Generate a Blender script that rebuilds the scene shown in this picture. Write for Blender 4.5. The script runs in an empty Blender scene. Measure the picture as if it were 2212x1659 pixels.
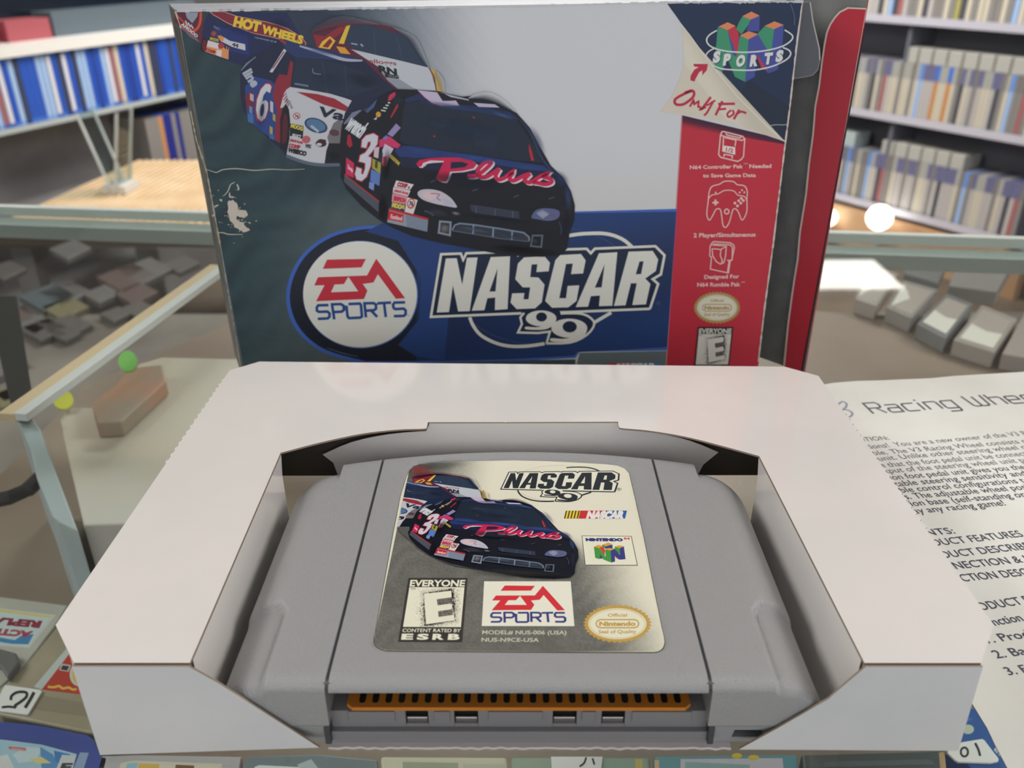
import bpy, bmesh, math, random
from mathutils import Vector, Matrix
from mathutils.geometry import tessellate_polygon
random.seed(7)
MM = 0.001
S = bpy.context.scene
COL = S.collection

# ------------------------------------------------------------------ camera
F_PX, W_PX, H_PX = 1850.0, 2212.0, 1659.0
CAM = Vector((-1.3507, -114.7754, 140.7738))          # mm; z = 0 is the glass counter top
PITCH, YAW, ROLL = 0.477, -0.0068, -0.0049
FW = Vector((math.sin(YAW)*math.cos(PITCH), math.cos(YAW)*math.cos(PITCH), -math.sin(PITCH)))
R0 = Vector((math.cos(YAW), -math.sin(YAW), 0)); U0 = R0.cross(FW)
RT = R0*math.cos(ROLL) + U0*math.sin(ROLL)
UP = -R0*math.sin(ROLL) + U0*math.cos(ROLL)
cam = bpy.data.cameras.new('camera'); camo = bpy.data.objects.new('camera', cam); COL.objects.link(camo)
m = Matrix((RT, UP, -FW)).transposed().to_4x4(); m.translation = CAM*MM
camo.matrix_world = m
cam.lens = 5.7; cam.sensor_fit = 'HORIZONTAL'; cam.sensor_width = 5.7*W_PX/F_PX
cam.clip_start = 0.01; cam.clip_end = 60
cam.dof.use_dof = True; cam.dof.focus_distance = 0.208; cam.dof.aperture_fstop = 4.2
S.camera = camo
# ------------------------------------------------------------------ view, sky
S.view_settings.view_transform = 'Standard'; S.view_settings.look = 'None'
S.view_settings.gamma = 1; S.view_settings.use_curve_mapping = False
S.view_settings.exposure = 0.0
S.cycles.transparent_max_bounces = 48
w = bpy.data.worlds.new('daylight'); S.world = w; w.use_nodes = True
w.node_tree.nodes['Background'].inputs[0].default_value = (0.95, 0.97, 1.0, 1)
w.node_tree.nodes['Background'].inputs[1].default_value = 1.34

def area(name, loc, target, sx, sy, power, col=(1, 1, 1)):
    l = bpy.data.lights.new(name, 'AREA'); l.shape = 'RECTANGLE'; l.size = sx; l.size_y = sy
    l.energy = power; l.color = col
    o = bpy.data.objects.new(name, l); COL.objects.link(o); o.location = loc
    o.rotation_euler = (Vector(target)-Vector(loc)).to_track_quat('-Z', 'Y').to_euler()
    return o
area('ceiling_panel_light', (-1.6, 0.3, 1.4), (0, 0.1, 0), 0.6, 1.2, 29, (1, 0.98, 0.95))
area('ceiling_panel_light', (1.6, 0.3, 1.4), (0, 0.1, 0), 0.6, 1.2, 32, (1, 0.98, 0.96))
area('aisle_light', (0.1, 2.7, 1.4), (0.1, 2.7, 0), 1.2, 0.7, 70, (1, 0.985, 0.96))

# ------------------------------------------------------------------ pixel <-> place
def ray(q):
    return FW*F_PX + RT*(q[0]-W_PX/2) - UP*(q[1]-H_PX/2)
def on(q, n, d):                       # point where the sight line through q meets the plane n.x = d (mm)
    r = ray(q); n = Vector(n)
    return CAM + r*((d-n.dot(CAM))/n.dot(r))
def onz(q, z): return on(q, (0, 0, 1), z)

def lin(c):
    f = lambda v: v/12.92 if v <= 0.04045 else ((v+0.055)/1.055)**2.4
    return tuple(f(x/255.0) for x in c[:3])

# ------------------------------------------------------------------ materials
MATS = {}
def mat(name, col, rough=0.5, spec=0.5, metal=0.0, noise=0, bump=0, bscale=400, mix=None, coat=0, emit=0):
    if name in MATS: return MATS[name]
    mt = bpy.data.materials.new(name); mt.use_nodes = True; nt = mt.node_tree
    b = nt.nodes['Principled BSDF']; c = lin(col)
    b.inputs['Base Color'].default_value = (*c, 1); b.inputs['Roughness'].default_value = rough
    b.inputs['Specular IOR Level'].default_value = spec; b.inputs['Metallic'].default_value = metal
    if coat: b.inputs['Coat Weight'].default_value = coat; b.inputs['Coat Roughness'].default_value = 0.12
    if emit:
        b.inputs['Emission Color'].default_value = (*c, 1); b.inputs['Emission Strength'].default_value = emit
    tc = nt.nodes.new('ShaderNodeTexCoord')
    if mix:
        n = nt.nodes.new('ShaderNodeTexNoise'); n.inputs['Scale'].default_value = noise; n.inputs['Detail'].default_value = 5
        nt.links.new(tc.outputs['Object'], n.inputs['Vector'])
        r = nt.nodes.new('ShaderNodeValToRGB'); r.color_ramp.elements[0].position = .38; r.color_ramp.elements[1].position = .62
        r.color_ramp.elements[0].color = (*c, 1); r.color_ramp.elements[1].color = (*lin(mix), 1)
        nt.links.new(n.outputs['Fac'], r.inputs[0]); nt.links.new(r.outputs[0], b.inputs['Base Color'])
    if bump:
        n = nt.nodes.new('ShaderNodeTexNoise'); n.inputs['Scale'].default_value = bscale; n.inputs['Detail'].default_value = 3
        nt.links.new(tc.outputs['Object'], n.inputs['Vector'])
        bp = nt.nodes.new('ShaderNodeBump'); bp.inputs['Strength'].default_value = bump; bp.inputs['Distance'].default_value = 0.0005
        nt.links.new(n.outputs['Fac'], bp.inputs['Height']); nt.links.new(bp.outputs[0], b.inputs['Normal'])
    MATS[name] = mt
    return mt
def print_mat(name, rough, spec, bump=0, bscale=60):
    mt = bpy.data.materials.new(name); mt.use_nodes = True; nt = mt.node_tree; b = nt.nodes['Principled BSDF']
    a = nt.nodes.new('ShaderNodeAttribute'); a.attribute_name = 'ink'
    nt.links.new(a.outputs['Color'], b.inputs['Base Color'])
    b.inputs['Roughness'].default_value = rough; b.inputs['Specular IOR Level'].default_value = spec
    if bump:
        tc = nt.nodes.new('ShaderNodeTexCoord')
        n = nt.nodes.new('ShaderNodeTexNoise'); n.inputs['Scale'].default_value = bscale
        nt.links.new(tc.outputs['Object'], n.inputs['Vector'])
        bp = nt.nodes.new('ShaderNodeBump'); bp.inputs['Strength'].default_value = bump; bp.inputs['Distance'].default_value = 0.0006
        nt.links.new(n.outputs['Fac'], bp.inputs['Height']); nt.links.new(bp.outputs[0], b.inputs['Normal'])
    return mt
INK = print_mat('printed_card', 0.42, 0.35)
INK_LABEL = print_mat('printed_label', 0.35, 0.3)
def soft_mat(name, rough, spec):
    mt = print_mat(name, rough, spec); nt = mt.node_tree
    a = [n for n in nt.nodes if n.type == 'ATTRIBUTE'][0]
    nt.links.new(a.outputs['Alpha'], nt.nodes['Principled BSDF'].inputs['Alpha']); return mt
INK_SOFT = soft_mat('halftone_ink', 0.42, 0.35)
INK_PAPER = print_mat('printed_paper', 0.9, 0.1)
def glass_mat(name, tint, refl=1.0, rough=0.0):
    mt = bpy.data.materials.new(name); mt.use_nodes = True; nt = mt.node_tree
    for n in list(nt.nodes): nt.nodes.remove(n)
    out = nt.nodes.new('ShaderNodeOutputMaterial'); mx = nt.nodes.new('ShaderNodeMixShader')
    tr = nt.nodes.new('ShaderNodeBsdfTransparent'); tr.inputs[0].default_value = (*tint, 1)
    gl = nt.nodes.new('ShaderNodeBsdfGlossy'); gl.inputs['Roughness'].default_value = rough
    gl.inputs[0].default_value = (refl, refl, refl, 1)
    lw_ = nt.nodes.new('ShaderNodeLayerWeight'); lw_.inputs['Blend'].default_value = 0.5
    pw = nt.nodes.new('ShaderNodeMath'); pw.operation = 'POWER'; pw.inputs[1].default_value = 5.0
    ma = nt.nodes.new('ShaderNodeMath'); ma.operation = 'MULTIPLY_ADD'; ma.inputs[1].default_value = 0.96; ma.inputs[2].default_value = 0.04
    nt.links.new(lw_.outputs['Facing'], pw.inputs[0]); nt.links.new(pw.outputs[0], ma.inputs[0]); nt.links.new(ma.outputs[0], mx.inputs[0]); nt.links.new(tr.outputs[0], mx.inputs[1]); nt.links.new(gl.outputs[0], mx.inputs[2])
    nt.links.new(mx.outputs[0], out.inputs[0])
    return mt

# ------------------------------------------------------------------ objects
def worldloc(o):
    v = Vector((0, 0, 0))
    while o is not None: v += o.location; o = o.parent
    return v
def thing(name, label, cat, loc=(0, 0, 0), group=None, rz=0):
    o = bpy.data.objects.new(name, None); COL.objects.link(o); o.location = Vector(loc)*MM; o.rotation_euler = (0, 0, rz)
    o.empty_display_size = 0.01
    tag(o, label, cat, group); return o
def tag(o, label=None, cat=None, group=None, kind=None):
    if label: o['label'] = label
    if cat: o['category'] = cat
    if group: o['group'] = group
    if kind: o['kind'] = kind
    return o
class MB:
    """collects polygons in mm and links them as ONE mesh object"""
    def __init__(self): self.v = []; self.f = []; self.m = []; self.c = []
    def add(self, vs, fs, mi=0, col=None):
        b = len(self.v); self.v += [Vector(x) for x in vs]
        for f in fs: self.f.append([b+i for i in f]); self.m.append(mi)
        if col is not None: self.c += [col]*len(vs)
        return self
    def box(self, a, b, mi=0):
        x0, y0, z0 = a; x1, y1, z1 = b
        vs = [(x0, y0, z0), (x1, y0, z0), (x1, y1, z0), (x0, y1, z0), (x0, y0, z1), (x1, y0, z1), (x1, y1, z1), (x0, y1, z1)]
        return self.add(vs, [(0, 3, 2, 1), (4, 5, 6, 7), (0, 1, 5, 4), (1, 2, 6, 5), (2, 3, 7, 6), (3, 0, 4, 7)], mi)
    def prism(self, bot, top, mi=0, mt=None, me=None):
        """bot and top: loops of 3D points with the same count"""
        n = len(bot); b = len(self.v); self.v += [Vector(x) for x in bot] + [Vector(x) for x in top]
        tri = tess([bot])
        for t in tri:
            self.f.append([b+i for i in t]); self.m.append(mi)
            self.f.append([b+n+i for i in reversed(t)]); self.m.append(mi if mt is None else mt)
        for i in range(n):
            j = (i+1) % n
            self.f.append([b+i, b+j, b+n+j, b+n+i]); self.m.append(mi if me is None else me)
        return self
    def sheet(self, loop, normal, th, mf=0, mb=0, me=0, holes=()):
        """thin card: front face on the loop, thickness th going against normal; holes: further loops cut out"""
        n = Vector(normal).normalized()*th
        loops = [list(map(Vector, loop))] + [list(map(Vector, h)) for h in holes]
        flat = [p for l in loops for p in l]; b = len(self.v); k = len(flat)
        self.v += flat + [p-n for p in flat]
        for t in tess(loops):
            self.f.append([b+i for i in t]); self.m.append(mf)
            self.f.append([b+k+i for i in t]); self.m.append(mb)
        s = 0
        for l in loops:
            for i in range(len(l)):
                j = (i+1) % len(l)
                self.f.append([b+s+i, b+s+j, b+k+s+j, b+k+s+i]); self.m.append(me)
            s += len(l)
        return self
    def tube(self, pts, r, n=8, mi=0):
        pts = [Vector(p) for p in pts]; rings = []
        for i, p in enumerate(pts):
            d = (pts[min(i+1, len(pts)-1)]-pts[max(i-1, 0)]).normalized()
            a = d.orthogonal().normalized(); bq = d.cross(a)
            rings.append([p+(a*math.cos(2*math.pi*k/n)+bq*math.sin(2*math.pi*k/n))*r for k in range(n)])
        b = len(self.v)
        for rg in rings: self.v += rg
        for i in range(len(rings)-1):
            for k in range(n):
                self.f.append([b+i*n+k, b+i*n+(k+1) % n, b+(i+1)*n+(k+1) % n, b+(i+1)*n+k]); self.m.append(mi)
        self.f.append([b+k for k in range(n)]); self.m.append(mi)
        self.f.append([b+(len(rings)-1)*n+k for k in range(n)]); self.m.append(mi)
        return self
    def build(self, name, mats, parent=None, smooth=False, bevel=0, loc=None):
        me = bpy.data.meshes.new(name)
        o = bpy.data.objects.new(name, me); COL.objects.link(o)
        if parent is not None: o.parent = parent
        elif loc is not None: o.location = Vector(loc)*MM
        w0 = worldloc(o)
        me.from_pydata([v*MM-w0 for v in self.v], [], self.f)
        for mt in (mats if isinstance(mats, (list, tuple)) else [mats]): me.materials.append(mt)
        me.polygons.foreach_set('material_index', self.m)
        if self.c:
            at = me.color_attributes.new('ink', 'FLOAT_COLOR', 'POINT')
            at.data.foreach_set('color', [x for c in self.c for x in (tuple(c)+(1.0,))[:4]])
        bm = bmesh.new(); bm.from_mesh(me)
        if not self.c:
            bmesh.ops.recalc_face_normals(bm, faces=bm.faces)
        bm.to_mesh(me); bm.free()
        if smooth: me.polygons.foreach_set('use_smooth', [True]*len(me.polygons))
        if bevel:
            md = o.modifiers.new('edge', 'BEVEL'); md.width = bevel*MM; md.segments = 3; md.limit_method = 'ANGLE'; md.angle_limit = 0.6
        me.update()
        return o
def tess(loops):
    loops = [[Vector(p) for p in l] for l in loops]
    return [tuple(t) for t in tessellate_polygon(loops)]

# ------------------------------------------------------------------ 2D shapes in picture tracing coordinates
def ell(cx, cy, rx, ry, n=40, a0=0, a1=360, rot=0):
    c, s = math.cos(rot), math.sin(rot); out = []
    k = n if (a1-a0) >= 360 else n-1
    for i in range(n):
        t = math.radians(a0+(a1-a0)*i/k); x, y = rx*math.cos(t), ry*math.sin(t)
        out.append((cx+x*c-y*s, cy+x*s+y*c))
    return out
def smooth_path(pts, k=5, closed=False):
    out = []; n = len(pts); g = lambda i: pts[i % n] if closed else pts[max(0, min(n-1, i))]
    for i in range(n if closed else n-1):
        p0, p1, p2, p3 = g(i-1), g(i), g(i+1), g(i+2)
        for j in range(k):
            t = j/k
            out.append(tuple(0.5*(2*p1[d]+(p2[d]-p0[d])*t+(2*p0[d]-5*p1[d]+4*p2[d]-p3[d])*t*t+(3*p1[d]-p0[d]-3*p2[d]+p3[d])*t**3) for d in (0, 1)))
    if not closed: out.append(pts[-1])
    return out
_tmp = {}
def glyphs(s, bold=0.0):
    """triangles of a line of built-in lettering, 2D, unit size"""
    key = (s, bold)
    if key in _tmp: return _tmp[key]
    cu = bpy.data.curves.new('t', 'FONT'); cu.body = s; cu.size = 1; cu.offset = bold; cu.resolution_u = 3
    cu.fill_mode = 'FRONT'
    o = bpy.data.objects.new('t', cu); COL.objects.link(o)
    bpy.context.view_layer.update()
    dg = bpy.context.evaluated_depsgraph_get(); ev = o.evaluated_get(dg); me = ev.to_mesh()
    v = [(p.co.x, p.co.y) for p in me.vertices]; f = [tuple(p.vertices) for p in me.polygons]
    ev.to_mesh_clear(); bpy.data.objects.remove(o); bpy.data.curves.remove(cu)
    _tmp[key] = (v, f)
    return v, f
def homog(src, dst):
    """least squares 3x3 mapping between matched 2D points"""
    import numpy as np
    A = []
    for (x, y), (u, v) in zip(src, dst):
        A.append([x, y, 1, 0, 0, 0, -u*x, -u*y, -u]); A.append([0, 0, 0, x, y, 1, -v*x, -v*y, -v])
    h = np.linalg.svd(np.array(A, float)/1000.0)[2][-1].reshape(3, 3)
    def f(q):
        t = h @ np.array([q[0], q[1], 1.0]); return (float(t[0]/t[2]), float(t[1]/t[2]))
    return f
def clip_convex(poly, clip):
    def area2(p): return sum(p[i][0]*p[(i+1) % len(p)][1]-p[(i+1) % len(p)][0]*p[i][1] for i in range(len(p)))
    sg = 1 if area2(clip) > 0 else -1
    out = poly
    for i in range(len(clip)):
        a, b = clip[i], clip[(i+1) % len(clip)]
        side = lambda p: sg*((b[0]-a[0])*(p[1]-a[1])-(b[1]-a[1])*(p[0]-a[0]))
        res = []
        for k in range(len(out)):
            p, q = out[k], out[(k+1) % len(out)]; sp, sq = side(p), side(q)
            if sp >= 0: res.append(p)
            if (sp >= 0) != (sq >= 0):
                t = sp/(sp-sq); res.append((p[0]+(q[0]-p[0])*t, p[1]+(q[1]-p[1])*t))
        out = res
        if len(out) < 3: return []
    return out
class Print:
    """ink shapes laid on a flat card: traced 2D -> place() -> 3D, each shape a hair above the one below"""
    LAYER = 0.0022
    def __init__(self, place, normal, start=0.02, clip=None):
        self.place = place; self.n = Vector(normal).normalized(); self.h = start; self.mb = MB(); self.clip = clip
        self.pre = lambda q: q
    def use(self, ox, oy, s, then=None):
        self.pre = (lambda q: (ox+q[0]/s, oy+q[1]/s)) if then is None else (lambda q: then((ox+q[0]/s, oy+q[1]/s)))
    def _put(self, pts2, tris, col):
        c = lin(col) if not callable(col) else None
        vs = [self.place(p)+self.n*self.h for p in pts2]
        b = len(self.mb.v); self.mb.v += vs
        for t in tris:
            a, bb, cc = (vs[i] for i in t[:3])
            t = list(t)
            if (bb-a).cross(cc-a).dot(self.n) < 0: t.reverse()
            self.mb.f.append([b+i for i in t]); self.mb.m.append(0)
        self.mb.c += [c]*len(vs) if c else [lin(col(p)) for p in pts2]
        self.h += self.LAYER
    def poly(self, pts, col, holes=()):
        loops = [[self.pre(p) for p in pts]]+[[self.pre(p) for p in h] for h in holes]
        if self.clip:
            if holes:
                if not all(clip_convex([q, (q[0]+.01, q[1]), (q[0], q[1]+.01)], self.clip) for l in loops for q in l[::3]): return
            else:
                loops[0] = clip_convex(loops[0], self.clip)
                if len(loops[0]) < 3: return
        tri = tess([[(x, y, 0) for x, y in l] for l in loops])
        self._put([p for l in loops for p in l], tri, col)
    def blob(self, cx, cy, rx, ry, col, al, rot=0, n=22, k=5):
        """soft airbrushed spot: full in the middle, nothing at the rim"""
        pts, als = [(cx, cy)], [al]
        for j in range(1, k+1):
            t = j/k; f = max(0.0, (1-t*t))**1.5
            pts += ell(cx, cy, rx*t, ry*t, n, rot=rot); als += [al*f]*n
        tri = [(0, 1+i, 1+(i+1) % n) for i in range(n)]
        for j in range(k-1):
            a, b = 1+j*n, 1+(j+1)*n
            for i in range(n): tri += [(a+i, b+i, b+(i+1) % n), (a+i, b+(i+1) % n, a+(i+1) % n)]
        q_ = [self.pre(p) for p in pts]
        if self.clip:
            ok = [bool(clip_convex([p, (p[0]+.01, p[1]), (p[0], p[1]+.01)], self.clip)) for p in q_]
            tri = [t for t in tri if all(ok[i] for i in t)]
            if not tri: return
        self._put(q_, tri, col); c = lin(col)
        self.mb.c[-len(q_):] = [(*c, a) for a in als]
    def ring(self, outer, inner, col): self.poly(outer, col, [inner])
    def stroke(self, pts, wd, col, closed=False, k=0, taper=False):
        if k: pts = smooth_path(pts, k, closed)
        n = len(pts); L = []; R = []
        for i in range(n):
            a = pts[i-1] if (i > 0 or closed) else pts[i]; b = pts[(i+1) % n] if (i < n-1 or closed) else pts[i]
            p = pts[i]
            def nrm(u, v):
                dx, dy = v[0]-u[0], v[1]-u[1]; l = math.hypot(dx, dy) or 1; return (-dy/l, dx/l)
            n1 = nrm(a, p) if a != p else nrm(p, b); n2 = nrm(p, b) if b != p else n1
            mx, my = n1[0]+n2[0], n1[1]+n2[1]; l = math.hypot(mx, my) or 1; mx /= l; my /= l
            d = max(0.45, mx*n1[0]+my*n1[1]); h = wd/2/d
            if taper: h *= 0.35+0.65*math.sin(math.pi*min(1, max(0, (i+0.6)/(n+0.2))))
            L.append((p[0]+mx*h, p[1]+my*h)); R.append((p[0]-mx*h, p[1]-my*h))
        segs = range(n if closed else n-1)
        pp = [self.pre(q) for q in L+R]
        if self.clip:
            for i in segs:
                j = (i+1) % n
                q = clip_convex([pp[i], pp[j], pp[n+j], pp[n+i]], self.clip)
                if len(q) > 2:
                    self._put(q, [tuple(range(len(q)))], col); self.h -= self.LAYER
            self.h += self.LAYER
            return
        tri = []
        for i in segs:
            j = (i+1) % n; tri += [(i, j, n+j), (i, n+j, n+i)]
        self._put(pp, tri, col)
    def text(self, s, p0, p1, up, col, bold=0.0, cap=True):
        """line of lettering from p0 to p1 (baseline), capital height = vector up"""
        v, f = glyphs(s, bold)
        if not v: return
        x0 = min(a[0] for a in v); x1 = max(a[0] for a in v)
        hh = 0.729
        q = []
        for (x, y) in v:
            t = (x-x0)/(x1-x0); u = y/hh
            q.append(self.pre((p0[0]+(p1[0]-p0[0])*t+up[0]*u, p0[1]+(p1[1]-p0[1])*t+up[1]*u)))
        if self.clip and not all(clip_convex([a, (a[0]+.01, a[1]), (a[0], a[1]+.01)], self.clip) for a in q[::5]): return
        self._put(q, f, col)
    def done(self, name, m, parent): return self.mb.build(name, m, parent)

# ================================================================== palette
CREAM = (226, 226, 218); INKDARK = (20, 26, 42); RED = (190, 38, 58); WHITE = (236, 236, 236)
M_card = mat('white_board', (240, 235, 231), 0.11, 0.5, mix=(235, 231, 228), noise=30, bump=0.03, bscale=120, coat=.8)
M_kraft = mat('raw_board', (112, 102, 94), 0.9, 0.1, mix=(98, 90, 84), noise=300)
M_edge = mat('board_edge', (150, 134, 120), 0.9, 0.1)
M_greyin = mat('grey_board_inside', (128, 129, 128), 0.85, 0.15, mix=(118, 119, 118), noise=120)

# ================================================================== THE GAME BOX
def lerp(a, b, t): return a+(b-a)*t
def sm(a, b, x):
    t = max(0, min(1, (x-a)/(b-a))); return t*t*(3-2*t)
BY, LEAN = 0.0526, 0.0039
NB = Vector((math.sin(BY), -math.cos(BY), 0)).normalized()
DB = NB.dot(Vector((-6.9209, 156.8195, 0)))
def onbox(q): return on(q, NB, DB)
TL, TR = onbox((379, 22)), onbox((1735, 1))
BL, BR = onbox((523, 795)), onbox((1638, 780))
BL = TL+(BL-TL)*(TL.z/(TL.z-BL.z)); BR = TR+(BR-TR)*(TR.z/(TR.z-BR.z))
BL.z = BR.z = 0.35
DV = on((446, 450), NB, DB-30)-on((457, 450), NB, DB); DV.z = 0
DV2 = Vector((-4, 27, 0))
box = thing('game_box', 'worn blue and red cardboard game box standing upright, open at its right end', 'box', ((BL+BR)/2+DV/2))
th = 0.5
fp = MB().sheet([BL, BR, TR, TL], NB, th, 0, 1, 1).build('front_panel', [mat('dark_print_board', (36, 58, 66), .45), M_greyin], box)
MB().sheet([BL+DV, BR+DV2, TR+DV2, TL+DV], -NB, th, 1, 0, 0).build('back_panel', [M_greyin, mat('dark_print_board', (36, 58, 66))], box)
side = MB().sheet([BL+DV, BL, TL, TL+DV], (-1, 0, 0), th, 0, 1, 1).build('side_panel', [mat('worn_dark_board', (40, 48, 48), .6, mix=(88, 82, 72), noise=110), M_greyin], box)
MB().sheet([TL, TR, TR+DV2, TL+DV], (0, 0, 1), th, 0, 1, 1).build('top_panel', [mat('worn_glare_top_board', (196, 198, 206), .3, mix=(178, 182, 192), noise=60, bump=.3, bscale=150), M_greyin], box)  # pale colour paints in glare on the top as well as wear
zz = Vector((0, 0, th))
MB().sheet([BL+zz, BR+zz, BR+DV2+zz, BL+DV+zz], (0, 0, 1), th, 0, 0, 0).build('bottom_panel', M_greyin, box)
# end panel opened flat and its tuck flap folded back over it
e_top = on((1872, 18), (0, 1, 0), 165.0); e_bot = e_top.copy(); e_bot.z = .35
P1t, P1b = TR+DV2, BR+DV2
e_top.z = TR.z
de = Vector((P1b.x-e_bot.x, P1b.y-e_bot.y, 0)).normalized(); NEP = Vector((-de.y, de.x, 0))
if NEP.y > 0: NEP = -NEP
MB().sheet([P1b, e_bot, e_top, P1t], NEP, th, 0, 1, 1).build('end_panel', [M_greyin, mat('red_print_board', (176, 32, 52), .4)], box)
aT = .22
dt_ = Vector((de.x*math.cos(aT)-de.y*math.sin(aT), de.x*math.sin(aT)+de.y*math.cos(aT), 0))
if dt_.y > de.y: dt_ = Vector((de.x*math.cos(aT)+de.y*math.sin(aT), -de.x*math.sin(aT)+de.y*math.cos(aT), 0))
NT = Vector((-dt_.y, dt_.x, 0))
if NT.y > 0: NT = -NT
DT = NT.dot(e_top+NEP*0.8)
tk = [(1871, 20), (1850, 17), (1829, 18), (1813, 26), (1802, 38), (1792, 53), (1785, 70), (1780, 98), (1775, 136), (1768, 185), (1761, 230), (1755, 290), (1747, 352), (1741, 420), (1735, 450),
      (1728, 501), (1722, 560), (1716, 602), (1709, 650), (1701, 704), (1692, 795), (1691, 812), (1732, 808)]
tkj = [(x+(random.uniform(-1.3, 1.3) if 6 < i < 20 else 0), y) for i, (x, y) in enumerate(tk)]
tuck = MB().sheet([Vector((v_.x, v_.y, max(.5, v_.z))) for v_ in (on(q, NT, DT) for q in tkj)], NT, 0.45, 0, 1, 2).build('tuck_flap', [mat('red_print_board', (176, 32, 52), .4), M_greyin, mat('torn_edge', (215, 205, 195), .9)], box)
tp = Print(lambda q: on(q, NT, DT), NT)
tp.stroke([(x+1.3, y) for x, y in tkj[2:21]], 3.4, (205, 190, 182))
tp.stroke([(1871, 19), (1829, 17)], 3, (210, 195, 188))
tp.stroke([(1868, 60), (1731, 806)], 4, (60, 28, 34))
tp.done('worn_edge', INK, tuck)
# small dust flap hanging from the top panel's open end
df = lambda p: on(p, NB, DB-7)
fl_px = [(1712, 171), (1722, 81), (1732, 5), (1750, 4), (1757, 46), (1765, 80), (1771, 106), (1772, 130), (1768, 150), (1757, 163), (1740, 167)]
dust = MB().sheet([df(p) for p in fl_px], NB, .4, 0, 1, 2).build('dust_flap', [mat('dust_flap_grey', (84, 88, 96), .5), M_greyin, mat('torn_edge', (215, 205, 195))], box)
dp = Print(df, NB); dp.stroke([(1750, 5), (1756, 46), (1764, 80), (1770, 106), (1771, 130)], 2.4, (196, 192, 184)); dp.stroke([(1771, 130), (1767, 150), (1756, 162), (1740, 166), (1714, 170)], 1.5, (140, 140, 138)); dp.done('worn_edge', INK, dust)

# ---- cover print, traced in picture coordinates on the panel's own plane
def cover_bg(q):
    x, y = q
    t = 0.5+0.5*math.sin((x*0.6+y*1.35)*0.045+2.2*math.sin(x*.013)+1.3*math.sin((x-y)*.021))
    n = 0.5+0.5*math.sin(x*.31+y*.17)*math.sin(x*.11-y*.43)
    t2 = .5+.5*math.sin((x*.62+y*1.0)*.11+3*math.sin(x*.02-y*.017)); u_ = t*.45+n*.15+t2*.4; road = [lerp(30, 52, u_), lerp(53, 76, u_), lerp(62, 82, u_)]
    g = sm(300, 760, y)*0.55*sm(430, 640, x); road = [lerp(a, b, g) for a, b in zip(road, (84, 98, 104))]
    g = sm(380, 480, y)*sm(560, 760, x)*.6; road = [lerp(a, b, g) for a, b in zip(road, (104, 112, 114))]
    wv = sm(640, 1085, x-y*0.10+14*n)
    sky = [lerp(a, b, sm(300, 455, y)*.35) for a, b in zip((212, 214, 220), (206, 204, 196))]
    smoke = [lerp(a, b, wv) for a, b in zip((38, 54, 72), sky)]
    k = sm(420, 640, x+ (40 if y < 120 else 0))*(1-sm(250, 470, y-x*.02)) if x < 900 else 1
    if x < 900: k *= sm(560, 700, x)
    return [lerp(a, b, max(k, sm(880, 960, x))) for a, b in zip(road, smoke)]
cp = Print(onbox, NB, 0.012)
q = lambda P: (W_PX/2+F_PX*(P-CAM).dot(RT)/(P-CAM).dot(FW), H_PX/2-F_PX*(P-CAM).dot(UP)/(P-CAM).dot(FW))
C4 = [q(TL), q(TR), q(BR), q(BL)]
GX, GY = 170, 100
pts = []; tri = []
for j in range(GY+1):
    for i in range(GX+1):
        s_, t_ = i/GX, j/GY
        a = [lerp(C4[0][d], C4[1][d], s_) for d in (0, 1)]; b = [lerp(C4[3][d], C4[2][d], s_) for d in (0, 1)]
        pts.append((lerp(a[0], b[0], t_), lerp(a[1], b[1], t_)))
for j in range(GY):
    for i in range(GX):
        k = j*(GX+1)+i; tri += [(k, k+1, k+GX+2), (k, k+GX+2, k+GX+1)]
cp._put(pts, tri, cover_bg)
cp.done('cover_picture', INK, fp)

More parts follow.
